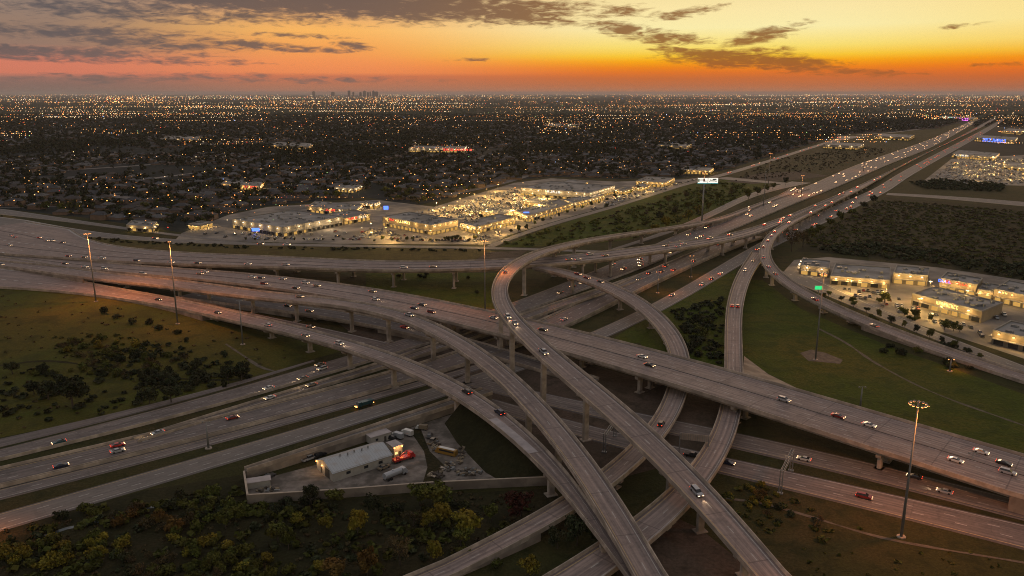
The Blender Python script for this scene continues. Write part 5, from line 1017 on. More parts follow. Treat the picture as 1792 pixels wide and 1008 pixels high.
parkrows([(1015,377),(1080,345),(1200,317),(1225,312),(1110,350),(1025,377)],19,.5,.25,4,0)
parkrows([(1410,494),(1560,514),(1590,536),(1700,572),(1740,596),(1640,568),(1480,518)],17,-.35,.36,5,0)
parkrows([(1720,545),(1760,550),(1792,580),(1760,578)],15,-.35,.3,6,0)
parkrows([(1625,318),(1665,284),(1800,275),(1800,324)],19,0,.40,7,0)
sbox=[]
PK.sort(); NP_=240; PK1=[]
for k,(d,x,y,a_) in enumerate(PK):
    if k<NP_: PK1.append((proj((x,y,0))[0],x,y,a_))
    else: sbox.append((x,y,a_))
PK1.sort(); cnt={}
for px,x,y,a_ in PK1:
    c_=random.choice(['white','silver','dark grey','black','tan','dark red','navy']); s_=random.choice(['sedan','suv','suv','pickup']); o=obj({'sedan':'parked_car','suv':'parked_suv','pickup':'parked_pickup'}[s_],car_mesh(s_,c_,True,False),None,(x,y,.1),a_)
    pl='by the strip mall' if px>1300 else 'at the shopping centre'; k=(c_,s_,pl); i=cnt.get(k,0); cnt[k]=i+1; tag(o,f'{c_} {SHN[s_]} parked {pl}, {ordw(i)}','parked car','cars parked in the lit car parks')
cp=car_parts('suv'); Vb=np.array(list(cp['V'])+list(cp['cab'])+list(cp['rf'])); nb=len(cp['V']); nc=len(cp['cab'])
tri=[]; tm=[]
for fs,off,mi in ((cp['F'],0,0),(cp['CF'],nb,1),(cp['RF'],nb+nc,0)):
    for f in fs:
        for k in range(1,len(f)-1): tri.append((f[0]+off,f[k]+off,f[k+1]+off)); tm.append(mi)
tri=np.array(tri); VV=[];FF=[];MM=[]
for q,(x,y,a_) in enumerate(sbox):
    ca,sa=math.cos(a_),math.sin(a_); VV.append(np.column_stack([Vb[:,0]*ca-Vb[:,1]*sa+x,Vb[:,0]*sa+Vb[:,1]*ca+y,Vb[:,2]+.1])); FF.append(tri+q*len(Vb)); c_=random.randrange(4); MM+= [c_ if t==0 else 4 for t in tm]
if VV: tag(obj('far_parked_cars',mesh('far_parked_cars',np.vstack(VV),np.vstack(FF),[PC['white'],PC['silver'],PC['dark grey'],PC['black'],M['glass']],MM)),'mass of cars filling the far car parks',None,None,'stuff')
# ------------------------------------------------------------------ yard: wall, shed and machinery
def wallline(pts,h,t,label,name='concrete_wall'):
    Q=[un(x,y)[:2] for x,y in pts]; base=np.array([*Q[0],0]); m=MB()
    for a,b in zip(Q[:-1],Q[1:]):
        d=b-a; L=np.linalg.norm(d); c=(a+b)/2; m.box((c[0]-base[0],c[1]-base[1],h/2-.2),(L+t*.98,t,h+.4),0,math.atan2(d[1],d[0]))
    o=obj(name,m.me(name,M['wall']),None,base); tag(o,label,'wall','concrete walls around the yard')
    m=MB()
    for a,b in zip(Q[:-1],Q[1:]):
        d=b-a; L=np.linalg.norm(d); c=(a+b)/2; m.box((c[0]-base[0],c[1]-base[1],h+.06),(L+t+.1,t+.16,.16),0,math.atan2(d[1],d[0]))
    obj('coping',m.me('coping',simple('pale_coping',(.42,.35,.28),.8,.2,.5)),o); return o
def ub(x,y,h):  # ground pixel under a wall top seen at x,y
    p=un(x,y,h); return proj((p[0],p[1],0))
wallline([ub(x,y,3.1) for x,y in ((433,866),(589,856.5),(760,843.5),(958,834.5))],3.1,.5,'long pale-topped concrete wall closing the front of the yard')
wallline([ub(x,y,3.1) for x,y in ((427,825),(433,865))],3.1,.5,'short end wall at the left corner of the yard')
M['shedroof']=None
m_,T_,B_n=mat('ribbed_metal_roof'); tcx=T_.new('ShaderNodeTexCoord').outputs['Object']; sp_=T_.new('ShaderNodeSeparateXYZ'); T_.l.new(tcx,sp_.inputs[0]); rb=T_.m('ABSOLUTE',T_.m('SINE',T_.m('MULTIPLY',sp_.outputs[0],3.0)))
cl_=T_.mix(T_.mapr(rb,.0,.18),(.20,.22,.24),(.40,.43,.46)); cl_=T_.mix(T_.mapr(T_.noise(tcx,.35,4),.5,.72,0,.6),cl_,(.33,.29,.26)); T_.l.new(cl_,B_n.inputs['Base Color']); B_n.inputs['Roughness'].default_value=.42; B_n.inputs['Metallic'].default_value=.3; M['shedroof']=m_
M['shedwall']=simple('pale_shed_cladding',(.36,.34,.30),.7,.12,.5)
p0=un(583.7,844)[:2]; p1=un(686,811)[:2]; p2=un(559,819)[:2]; ux=p1-p0; L=np.linalg.norm(ux); ux/=L; uy=np.array([-ux[1],ux[0]]); Wd=abs(np.dot(p2-p0,uy)); ang=math.atan2(ux[1],ux[0]); hE=3.6; hR=6.0
e=empty('metal_shed',(p0[0],p0[1],0),'long pale metal shed with a ribbed pitched roof in the yard','shed',None,ang)
m=MB(); m.add([(0,0,-.2),(L,0,-.2),(L,Wd,-.2),(0,Wd,-.2),(0,0,hE),(L,0,hE),(L,Wd,hE),(0,Wd,hE),(0,Wd/2,hR-.1),(L,Wd/2,hR-.1)],[(0,1,5,4),(2,3,7,6),(0,4,8,7,3),(1,2,6,9,5)]); obj('wall',m.me('wall',M['shedwall']),e)
m=MB(); o_=.35
for y0,y1 in ((-o_,Wd/2),(Wd+o_,Wd/2)): zz=hE-.25; m.add([(-o_,y0,zz),(L+o_,y0,zz),(L+o_,y1,hR),(-o_,y1,hR),(-o_,y0,zz-.12),(L+o_,y0,zz-.12),(L+o_,y1,hR-.12),(-o_,y1,hR-.12)],[(0,1,2,3),(4,5,6,7),(0,1,5,4),(1,2,6,5),(0,3,7,4)])
rf=obj('roof',m.me('roof',M['shedroof']),e)
for k in range(5): m=MB(); m.tube((0,0,-.3),(0,0,.5),.22,.22,8); m.tube((0,0,.5),(0,0,.65),.34,.3,8); obj('vent',m.me('vent',M['steel']),rf,(L*(.25+.12*k),Wd*.5-(.6+.5*(k%2)),hR-.1))
m=MB(); m.box((-.06,Wd*.35,1.7),(.1,3.4,3.3)); obj('garage_door',m.me('garage_door',M['trim']),e)
m=MB(); m.box((-.06,Wd*.7,1.1),(.1,1.0,2.1)); obj('door',m.me('door',M['trim']),e)
for k in (.25,.55,.8): m=MB(); m.box((L*k,-.05,1.9),(1.6,.1,1.0)); obj('window',m.me('window',M['glass']),e)
for y_ in (Wd*.62,Wd*.95):
    m=MB(); m.box((-.3,y_,3.3),(.35,.35,.3)); wl=obj('wall_lamp',m.me('wall_lamp',EM['sodium']),e); lamp((-1.2,y_,3.0),120,(1.,.55,.2),.2,parent=e)
# lean-to and site office
def hut(px,py,rz,dx,dy,h,label,name,litw=False,roof='steel',gr=None):
    b=un(px,py); e=empty(name,b,label,'building' if 'office' in name else 'structure',gr,ang+rz); m=MB(); m.box((0,0,h/2-.1),(dx,dy,h)); obj('wall',m.me('wall',M['shedwall']),e)
    m=MB(); m.box((0,0,h+.12),(dx+.5,dy+.5,.22)); obj('roof',m.me('roof',M[roof]),e); m=MB(); m.box((dx*.2,-dy/2-.04,1.05),(.9,.08,2.0)); obj('door',m.me('door',M['trim']),e)
    m=MB(); m.box((-dx*.22,-dy/2-.04,1.6),(1.1,.08,.9)); obj('window',m.me('window',EM['window'] if litw else M['glass']),e)
    if litw:
        for sx_ in (-1,1): m=MB(); m.box((sx_*dx*.45,-dy/2-.3,h-.3),(.35,.35,.3)); obj('wall_lamp',m.me('wall_lamp',EM['sodium']),e)
        lamp((0,-dy/2-1.6,h-.2),380,(1.,.48,.16),.3,parent=e)
    return e
hut(691,795,.0,3.6,5.0,4.2,'small tall site office with two glowing lamps right of the shed','site_office',True,'paleslab')
hut(663,771,.0,8.5,4.0,3.0,'low lean-to with pale roof behind the right end of the shed','lean_to_building',False,'paleslab')
hut(452,850,1.25,3.4,8.0,2.2,'white stacked panels on a low trailer in the left corner of the yard','storage_container',False,'paleslab')
# vehicles in the yard
def truck(px,py,rz,kind,cabc,bodyc,label,scale=1.0,z=0.0):
    b=un(px,py,z); e=empty({'box':'box_truck','tank':'tanker_truck','dump':'dump_truck','bus':'bus','tow':'crane_truck'}[kind],b,label,{'bus':'bus'}.get(kind,'truck'),None,rz); e.scale=(scale,)*3
    def pc(n,m,mt): return obj(n,m.me(n,mt),e)
    L_={'box':8,'tank':9.5,'dump':8.5,'bus':11,'tow':9}[kind]
    if kind!='bus':
        m=MB(); V,F=hull([(L_/2-2.1,.6),(L_/2-2.1,2.7),(L_/2-.9,2.75),(L_/2-.35,1.7),(L_/2,1.55),(L_/2+.02,.6)],2.3,.05); m.add(V,F); pc('cab',m,PC[cabc])
        m=MB(); V,F=hull([(L_/2-.95,1.75),(L_/2-.92,2.6),(L_/2-.82,2.62),(L_/2-.32,1.76)],2.1,.02); m.add(V,F); pc('windscreen',m,M['glass'])
        m=MB(); m.box((-.9,0,.75),(L_-1.4,.9,.3)); pc('chassis',m,M['trim'])
    if kind=='box': m=MB(); m.box((-1.2,0,2.3),(L_-2.6,2.4,2.7)); pc('cargo_box',m,PC[bodyc])
    if kind=='tank': m=MB(); m.tube((-L_/2+.1,0,1.9),(L_/2-2.4,0,1.9),1.15,1.15,14); m.tube((-1,0,3.0),(-1,0,3.25),.35,.35,8); pc('tank',m,PC[bodyc])
    if kind=='dump':
        m=MB(); V,F=hull([(-L_/2+.2,1.1),(-L_/2,2.6),(L_/2-2.3,2.7),(L_/2-2.5,1.1)],2.4,-.08); m.add(V,F[:2]+F[2:]); pc('tipper_body',m,PC[bodyc])
    if kind=='tow':
        m=MB(); m.box((-1,0,1.25),(L_-2.6,2.3,.7)); pc('bed',m,PC[bodyc]); m=MB(); m.tube((-2.6,0,1.5),(1.8,0,3.6),.28,.18,6); m.tube((-3.0,0,1.4),(-2.6,0,2.4),.3,.2,6); pc('boom',m,PC[bodyc])
    if kind=='bus':
        m=MB(); V,F=hull([(-L_/2,.5),(-L_/2,2.9),(-L_/2+.3,3.1),(L_/2-1.2,3.1),(L_/2-1.0,2.9),(L_/2-.7,1.6),(L_/2,1.45),(L_/2,.5)],2.5,.06); m.add(V,F); pc('body',m,PC[bodyc])
        for s in (-1,1): m=MB(); m.box((-.8,s*1.24,2.2),(L_-3.2,.06,.8)); pc('window_band',m,M['glass'])
        m=MB(); m.box((-.4,0,3.14),(L_-3,1.8,.1)); pc('roof_panel',m,PC['white'])
    for x in ([-L_/2+1.2,-L_/2+2.4,L_/2-1.3] if kind!='bus' else [-L_/2+2.2,L_/2-1.9]):
        for s in (-1,1): m=MB(); m.tube((x,s*.85,.5),(x,s*1.18,.5),.5,.5,12); pc('wheel',m,M['rubber'])
    return e
yel=paint('yellow_machine_paint',(.30,.17,.03)); PC['yellow']=yel
truck(706,806,ang,'tow','red','red','red crane truck parked beside the shed'); truck(692,835,ang+.1,'tank','silver','silver','silver tanker trailer near the front wall'); 
truck(781,795,ang-1.15+math.pi,'bus','white','yellow','white-topped yellow bus parked on the right strip of the yard',.8)
truck(712,762,ang+1.9,'box','white','white','white box truck by the back wall of the yard, right one',.72); truck(695,767,ang+1.9,'box','white','silver','grey-white box truck by the back wall, left one',.72)
truck(738,752,ang+2.2,'box','white','tan','pale truck beside the grass strip of the yard',.62)
tk=truck(638,711,math.atan2(*(np.array(R4.t[int(((R4.px-np.array([638,711]))**2).sum(1).argmin())])[::-1])),'dump','teal','teal','dark teal dump truck with orange lights stopped on the lower left carriageway',.92,.3)
for dx in (-4.4,4.6): m=MB(); m.box((dx,0,1.0),(.3,1.8,.3)); obj('marker_light',m.me('marker_light',EM['sodium']),tk)
def yardcar(px,py,rz,c,s,label): b=un(px,py); o=car((b[0],b[1],.08),ang+rz,s,c,False,False,'E',px); CARS.pop(); tag(o,label,'parked car','vehicles standing in the yard')
yardcar(541,805,.15,'silver','pickup','silver pickup beside the back wall, left of the shed'); yardcar(560,799,.2,'black','suv','black car behind the silver pickup'); yardcar(471,836,.3,'dark grey','sedan','dark car near the left corner of the yard'); yardcar(683,769,1.9,'black','suv','black van by the back wall of the yard')
yardcar(752,765,.9,'dark grey','suv','dark wreck in the row beside the grass strip'); yardcar(757,775,.5,'tan','pickup','tan pickup in the row beside the grass strip'); yardcar(672,820,.2,'tan','sedan','pale flat car body beside the shed')
# scrap heaps: countless small junk
def heap(px,py,rx,ry,n,label,seed,mats=('trim','steel','stucco','bark')):
    r=random.Random(seed); b=un(px,py); k=b[1]/FPX; m=MB(); ms=[M[x] for x in mats]*2+[PC['tan']]
    for i in range(n):
        a=r.random()*6.28; q=math.sqrt(r.random()); x,y=math.cos(a)*rx*k*q,math.sin(a)*ry*k*3.0*q; m.box((x,y,r.uniform(.1,.5)),(r.uniform(.4,2.2),r.uniform(.3,1.2),r.uniform(.2,.9)),r.randrange(len(ms)),r.random()*3,r.uniform(-.3,.3))
    o=obj('scrap_heap',m.me('scrap_heap',ms),None,b); tag(o,label,None,None,'stuff')
heap(785,818,12,6,34,'scrap heap at the foot of the yellow bus',1); heap(820,828,24,5,70,'dark scrap heap at the front right corner of the yard',2); heap(762,780,6,9,40,'junk row beside the grass strip',3); heap(808,795,5,14,26,'loose junk along the foot of the embankment',4,('bark','trim','stucco')); heap(470,858,22,3,14,'loose junk along the front wall',5); heap(765,832,16,5,30,'brown rubble at the tip of the grass strip',6,('bark','trim','stucco'))
# pale shoulder slab on the nearest ramp
i0=int(((E_.px-np.array([868,722]))**2).sum(1).argmin()); i1=int(((E_.px-np.array([955,800]))**2).sum(1).argmin()); s=1 if proj((*lat(E_,i0,1,0),8))[0]<proj((*lat(E_,i0,-1,0),8))[0] else -1
V=[];F=[]
for k,i in enumerate(range(i0,i1)):
    a=lat(E_,i,s,-s*.6); b=lat(E_,i,s,-s*4.6); V+=[(*a,E_.c[i,2]+.035),(*b,E_.c[i,2]+.035)]
    if k: F.append((2*k-2,2*k-1,2*k+1,2*k))
me_=mesh('shoulder_slab',V,F,M['paleslab']); er=[o for o in bpy.data.objects if o.name.startswith('flyover_ramp') and 'nearest curved ramp' in o.get('label','')][0]; obj('shoulder_slab',me_,er,-np.array(er.location))
# ------------------------------------------------------------------ suburb: houses, trees, streets and lamps
def insub(px,py):
    if px<1705:
        for (x0,y0),(x1,y1) in zip(sb[:-1],sb[1:]):
            if x0<=px<x1: return py<y0+(y1-y0)*(px-x0)/(x1-x0)-1.0
        return False
    return py<222 if px<1800 else py<268
BX=[]
for o in bpy.data.objects:
    if o.get('category')=='building': BX.append((o.location.x,o.location.y))
BX=np.array(BX)
def clear_b(x,y,m=45): return len(BX)==0 or ((BX[:,0]-x)**2+(BX[:,1]-y)**2).min()>m*m
M['hroofs']=[simple('shingle_roof_grey',(.058,.060,.068),.9,.2,.5),simple('shingle_roof_brown',(.064,.057,.056),.9,.2,.5),simple('shingle_roof_pale',(.105,.104,.108),.9,.2,.5)]
M['brick']=simple('house_brick',(.17,.12,.09),.9,.2,.5); 
def house_geo(L,Wd,h=3.0,rh=2.6,wing=True):
    W_=[];Rf=[]
    def blk(cx,cy,l,w_,hz,rz_):
        x0,x1,y0,y1=cx-l/2,cx+l/2,cy-w_/2,cy+w_/2; b=len(W_); W_.extend([(x0,y0,0),(x1,y0,0),(x1,y1,0),(x0,y1,0),(x0,y0,hz),(x1,y0,hz),(x1,y1,hz),(x0,y1,hz)])
        e_=.5; r_=len(Rf); Rf.extend([(x0-e_,y0-e_,hz-.1),(x1+e_,y0-e_,hz-.1),(x1+e_,y1+e_,hz-.1),(x0-e_,y1+e_,hz-.1),(x0+w_*.45,cy,hz+rz_),(x1-w_*.45,cy,hz+rz_)]); return b,r_
    out=[blk(0,0,L,Wd,h,rh)]
    if wing: out.append(blk(L*.25,-Wd*.45,Wd*.62,Wd*.75,h-.05,rh*.72))
    WF=[];RF=[]
    for b,r_ in out: WF+=[(b,b+1,b+5,b+4),(b+1,b+2,b+6,b+5),(b+2,b+3,b+7,b+6),(b+3,b,b+4,b+7)]; RF+=[(r_,r_+1,r_+5,r_+4),(r_+2,r_+3,r_+4,r_+5),(r_,r_+3,r_+4,r_+4),(r_+1,r_+2,r_+5,r_+5)]
    RF=[tuple(dict.fromkeys(f)) for f in RF]; return W_,WF,Rf,RF
HP=[house_geo(*a) for a in ((17,11),(20,12,3.0,3.0),(15,12,3.1,2.8,False),(18,12,5.6,2.8))]
HM=[(mesh('wall',g[0],g[1],M['brick']),[mesh('roof',g[2],g[3],M['hroofs'][k]) for k in range(3)]) for g in HP]
rs=np.random.default_rng(5); houses=[];trees=[];strips=[];lampsL=[]
cs=250
for jy in range(int(560/cs),int(5200/cs)):
    for ix in range(-int(4600/cs),int(4600/cs)):
        cx0,cy0=ix*cs+cs/2,jy*cs+cs/2
        if abs(cx0)>cy0*.86+350: continue
        th=rs.choice([-.18,.22,.05,1.35,.5])+rs.normal()*.07; ca,sa=math.cos(th),math.sin(th); kind=rs.random()
        if kind<.13: dens_h,dens_t=.0,3.2
        elif kind<.16: dens_h,dens_t=.0,.25
        else: dens_h,dens_t=.60,2.1
        for k in range(-2,3):
            ly=k*52.0; bend=rs.normal()*.0006
            def W2(lx,ly_): return cx0+lx*ca-(ly_+bend*lx*lx)*sa, cy0+lx*sa+(ly_+bend*lx*lx)*ca
            if dens_h>0: strips.append([W2(lx,ly) for lx in (-125,-60,0,60,125)])
            for lx in np.arange(-120,121,19.5):
                for s in (-1,1):
                    if rs.random()<dens_h:
                        x,y=W2(lx+rs.normal()*1.5,ly+s*(15+rs.random()*3)); houses.append((x,y,th+(0 if s>0 else math.pi)+rs.normal()*.08,int(rs.integers(4)),int(rs.integers(3)),.82+.25*rs.random()))
                    for _ in range(rs.poisson(1.0*dens_t)):
                        x,y=W2(lx+rs.normal()*9,ly+s*rs.uniform(6,32)); trees.append((x,y,.55+.75*rs.random()**1.5))
            if dens_h>0:
                for lx in np.arange(-110,111,75): 
                    x,y=W2(lx+rs.normal()*8,ly+5); lampsL.append((x,y))
def vis(x,y): 
    px,py=proj((x,y,0)); return -330<px<2050 and insub(max(2,px),py)
houses=[h for h in houses if vis(h[0],h[1]) and not onroad(h[0],h[1],12) and clear_b(h[0],h[1])]
trees=[t for t in trees if vis(t[0],t[1]) and not onroad(t[0],t[1],5) and clear_b(t[0],t[1],32)]
lampsL=[l for l in lampsL if vis(*l) and not onroad(l[0],l[1],3) and clear_b(l[0],l[1],30)]
# streets
V=[];F=[]
for st_ in strips:
    if not all(vis(*q) for q in st_): continue
    b=len(V)
    for i,q in enumerate(st_):
        a=st_[max(0,i-1)]; c=st_[min(len(st_)-1,i+1)]; t=np.array(c)-np.array(a); t/=np.linalg.norm(t); n=np.array([-t[1],t[0]])*4.2; V+=[(q[0]+n[0],q[1]+n[1],.10),(q[0]-n[0],q[1]-n[1],.10)]
        if i: F.append((b+2*i-2,b+2*i-1,b+2*i+1,b+2*i))
tag(obj('road',mesh('road',V,F,simple('street_asphalt',(.085,.08,.078),.9,.2,.05))),'narrow residential streets between the houses',None,None,'structure')
houses.sort(key=lambda h:h[0]**2+h[1]**2); near_h=houses[:300]
for i,(x,y,a_,g,rm,s) in enumerate(near_h):
    e=empty('house',(x,y,.03),None,'house','houses of the suburb beyond the shopping centre',a_); e.scale=(s,)*3; obj('wall',HM[g][0],e); obj('roof',HM[g][1][rm],e)
    px=proj((x,y,0))[0]; e['_px']=px; e['_k']=['grey','brown','pale grey'][rm]+('-roofed two-storey house' if g==3 else '-roofed house')
hs=[o for o in bpy.data.objects if o.name.startswith('house') and '_px' in o]; hs.sort(key=lambda o:o['_px']); cnt={}
for o in hs:
    k=o['_k']; z='left of the shopping centre' if o['_px']<400 else ('behind the leftmost store' if o['_px']<640 else ('behind the shopping centre' if o['_px']<1250 else 'beyond the empty field')); i=cnt.get((k,z),0); cnt[(k,z)]=i+1
    o['label']=f'{k} {z}, {ordw(i)}'; del o['_px']; del o['_k']
def merge(protoV,protoF,items):
    Vp=np.array(protoV,float); K=len(Vp); it=np.array(items); n=len(it)
    ca=np.cos(it[:,2])[:,None]*it[:,3][:,None]; sa=np.sin(it[:,2])[:,None]*it[:,3][:,None]
    X_=Vp[None,:,0]*ca-Vp[None,:,1]*sa+it[:,0][:,None]; Y_=Vp[None,:,0]*sa+Vp[None,:,1]*ca+it[:,1][:,None]; Z_=Vp[None,:,2]*it[:,3][:,None]+np.zeros_like(X_)
    V=np.stack([X_,Y_,Z_],2).reshape(-1,3); Fp=np.array(protoF); F=(Fp[None]+(np.arange(n)*K)[:,None,None]).reshape(-1,Fp.shape[1]); return V,F
def quadify(F): 
    return [tuple(f) if len(f)==4 else (f[0],f[1],f[2],f[2]) for f in F]
def triify(F):
    out=[]
    for f in F:
        for k in range(1,len(f)-1): out.append((f[0],f[k],f[k+1]))
    return out
Vs=[];Fs=[];Ms=[];off=0
for g in range(4):
    for rm in range(3):
        it=[(h[0],h[1],h[2],h[5]) for h in houses[300:] if h[3]==g and h[4]==rm]
        if not it: continue
        V,F=merge(HP[g][0],triify(HP[g][1]),it); Vs.append(V);Fs.append(F+off);Ms.append(np.full(len(F),3));off+=len(V)
        V,F=merge(HP[g][2],triify(HP[g][3]),it); Vs.append(V);Fs.append(F+off);Ms.append(np.full(len(F),rm));off+=len(V)
tag(obj('far_houses',mesh('far_houses',np.vstack(Vs),np.vstack(Fs),M['hroofs']+[M['brick']],np.concatenate(Ms))),'countless dark houses of the far suburb',None,None,'stuff')
# trees: nearest as things, the rest one mass of small leaf clumps
trees.sort(key=lambda t:t[0]**2+t[1]**2)
def lowtree(seed,n,lq): V,F=cloud(n,crown_blobs(None,5.0,8.5,6,seed),lq,seed+50); return V,F
LT=[lowtree(s,130,1.25) for s in range(4)]; LTm=[[mesh('crown',v,f,LM[k]) for v,f in LT] for k in ('d','g')]
tmsh=TREE[('g',0,'tree')][1] if ('g',0,'tree') in TREE else tree_proto('g',0,'tree')[1]
NT_=250; nt=[]
for t in trees[:NT_]:
    k=random.random()<.35; e=empty('suburb_tree',(t[0],t[1],0),None,'tree','trees between the suburb houses',random.random()*6.28); e.scale=(t[2],)*3; obj('crown',LTm[int(k)][random.randrange(4)],e); obj('trunk',tmsh,e); nt.append((proj((t[0],t[1],0))[0],e,'green' if k else 'dark green'))
nt.sort(key=lambda t:t[0]); cnt={}
for px,e,k in nt:
    z='left of the shopping centre' if px<400 else ('behind the leftmost store' if px<640 else ('behind the shopping centre' if px<1250 else 'beyond the empty field')); i=cnt.get((k,z),0); cnt[(k,z)]=i+1; e['label']=f'{k} garden tree {z}, {ordw(i)}'
Vs=[];off=0
mid=[t for t in trees[NT_:] if t[1]<1900]; far_=[t for t in trees[NT_:] if t[1]>=1900]
for s in range(4):
    it=[(t[0],t[1],(i*2.1)%6.28,t[2]) for i,t in enumerate(mid) if i%4==s]
    if it: v,f=lowtree(s+10,46,2.0); V,F=merge(v,f,it); Vs.append(V)
    it=[(t[0],t[1],(i*2.1)%6.28,t[2]*1.1) for i,t in enumerate(far_) if i%4==s]
    if it: v,f=lowtree(s+20,18,3.4); V,F=merge(v,f,it); Vs.append(V)
V=np.vstack(Vs); o=tag(obj('far_trees',mesh('far_trees',V,np.arange(len(V)).reshape(-1,4),LM['d'])),'dark mass of trees of the far suburb',None,None,'stuff')
print('houses',len(houses),'trees',len(trees),'lamps',len(lampsL))
# beyond five kilometres the suburb reads as dark woods with gaps
n=34000; yy=4200*np.exp(rs.random(n)*2.6); xx=(rs.random(n)*2-1)*(yy*.92+300); it=[]
for x,y in zip(xx,yy):
    px,py=proj((x,y,0))
    if -400<px<2200 and not(1640<px<1760 and py>214): it.append((x,y,rs.random()*6.28,(1.6+1.6*rs.random())*max(1,y/9000)))
v=np.array([(-14,-6,0),(12,-8,0),(15,5,0),(-10,9,0),(-7,-2,6),(6,-4,7.5),(4,3,6.5),(-4,5,5)],float); f=[(0,1,5,4),(1,2,6,5),(2,3,7,6),(3,0,4,7),(4,5,6,7)]
V,F=merge(v,f,it); V[:,2]=np.where(V[:,2]>1,7+np.random.default_rng(1).normal(size=len(V))*2.0,0); tag(obj('far_woods',mesh('far_woods',V,F,LM['d'])),'dark woods and roofs fading to the horizon',None,None,'stuff')
# ------------------------------------------------------------------ arterial roads in the suburb
ART=[[(0,306),(130,297),(240,290),(345,280)],[(170,324),(240,316),(300,308),(400,297)],[(176,340),(240,348),(300,353),(330,357)],[(560,325),(640,318),(700,322),(790,335)],[(760,345),(860,325),(930,305)],[(700,200),(900,203),(1150,198)],[(0,250),(200,246),(420,240)],[(880,254),(1080,246),(1300,238)],[(1500,236),(1560,232),(1640,222)],[(330,262),(560,255),(760,248)],[(1100,290),(1230,272),(1380,262)]]
alamps=[]
for k,a in enumerate(ART):
    V=[];F=[]; Pn=resample(np.array([un(x,y) for x,y in cr(a,8)]),40)
    for i,q in enumerate(Pn):
        t=Pn[min(i+1,len(Pn)-1)]-Pn[max(i-1,0)]; t/=np.linalg.norm(t); nrm=np.array([-t[1],t[0]])*8; V+=[(q[0]+nrm[0],q[1]+nrm[1],.16),(q[0]-nrm[0],q[1]-nrm[1],.16)]
        if i: F.append((2*i-2,2*i-1,2*i+1,2*i))
        if i%2==0: alamps.append((q[0]+nrm[0]*1.1,q[1]+nrm[1]*1.1))
    o=tag(obj('road',mesh('road',V,F,M['frontage'],uv=[(0,0)]*len(V))),'main road crossing the suburb',None,None,'structure')
# ------------------------------------------------------------------ street lamps
lp=MB(); lp.tube((0,0,0),(0,0,7.6),.1,.07,6); lp.tube((0,0,7.6),(1.5,0,7.9),.06,.05,5); lpm=lp.me('post',M['steel']); hd2=MB(); hd2.box((0,0,0),(1.0,.6,.4)); hdm={k:hd2.me('lamp_head',EM[k]) for k in ('sodium','warm','white')}
lampsL+=alamps; lampsL.sort(key=lambda l:l[0]**2+l[1]**2); NL=140; ll=[]
for x,y in lampsL[:NL]:
    e=empty('street_lamp',(x,y,0),None,'street lamp','street lamps of the suburb',random.random()*6.28); obj('post',lpm,e); obj('lamp_head',hdm[random.choice(['sodium','sodium','warm'])],e,(1.6,0,7.9)); ll.append((proj((x,y,0))[0],e))
ll.sort(key=lambda t:t[0]); cnt={}
for px,e in ll:
    z='left of the shopping centre' if px<400 else ('behind the leftmost store' if px<640 else ('behind the shopping centre' if px<1250 else 'beyond the empty field')); i=cnt.get(z,0); cnt[z]=i+1; e['label']=f'glowing street lamp {z}, {ordw(i)}'
# ------------------------------------------------------------------ city lights: far lamps, signs and windows, too many to count
oct_=np.array([(1,0,0),(0,1,0),(-1,0,0),(0,-1,0),(0,0,1),(0,0,-1)],float); octf=[(0,1,4),(1,2,4),(2,3,4),(3,0,4),(1,0,5),(2,1,5),(3,2,5),(0,3,5)]
CL=[('orange',(1.,.33,.07),9,.40),('amber',(1.,.50,.15),9,.33),('pale',(1.,.74,.42),9,.17),('red',(1.,.09,.05),7,.05),('green',(.5,.9,.3),4,.02),('blue',(.35,.5,1.),7,.03)]
LMt=[emit('city_light_'+c[0],c[1],c[2]) for c in CL]; pr_=np.array([c[3] for c in CL]); pr_/=pr_.sum()
pts=[]
GN=rs.random((40,60))
def addl(px,py,k=1.0,mi=None,gate=False):
    if gate:
        gy=min(38.9,max(0,math.log(max(1.5,py-162))*7)); gx=min(58.9,max(0,(px+400)/46)); i,j=int(gy),int(gx); a,b=gy-i,gx-j; g=GN[i,j]*(1-a)*(1-b)+GN[i+1,j]*a*(1-b)+GN[i,j+1]*(1-a)*b+GN[i+1,j+1]*a*b
        if rs.random()>max(0,(g-.30)*2.4): return
    if py<=164.2: return
    if px>1560 and py>208 and px<1810 and py<300 and not (px>1745 and py<262): return
    b=un(px,py,9.0+5.0*(py<215)); d=math.hypot(b[0],b[1]); s=max(.24,d/FPX*.31)*k*rs.uniform(.55,1.15); pts.append((b[0],b[1],0.0,s,rs.choice(6,p=pr_) if mi is None else mi,9.0+5.0*(py<215)))
for x,y in lampsL[NL:]:
    px,py=proj((x,y,6)); 
    if rs.random()<.36: addl(px,py,.6 if rs.random()<.8 else 1.2,None,True)
for _ in range(4200): addl(rs.uniform(-350,2100),164.6+rs.random()**1.4*60,rs.choice([.55,.75,1.0,1.25]),None,True)
for _ in range(1100):
    px=rs.uniform(-10,1500); py=rs.uniform(215,400)
    if insub(px,py): addl(px,py,rs.choice([.5,.7,1.2]),None,True)
for _ in range(230):                      # lit boulevards seen end on as rows of lamps
    y0=165.5+rs.random()**1.7*46; x0=rs.uniform(-100,1750); ln=rs.uniform(40,330)*(1.0 if y0<190 else .6); sl_=rs.normal()*.010-.004; n_=int(ln/rs.uniform(3.5,8)); mi=rs.choice([0,1,1,2,2])
    for i in range(n_): 
        if rs.random()<.8: addl(x0+ln*i/n_+rs.normal()*.8,y0+sl_*ln*i/n_+rs.normal()*.18,.95,int(mi) if rs.random()<.8 else None)
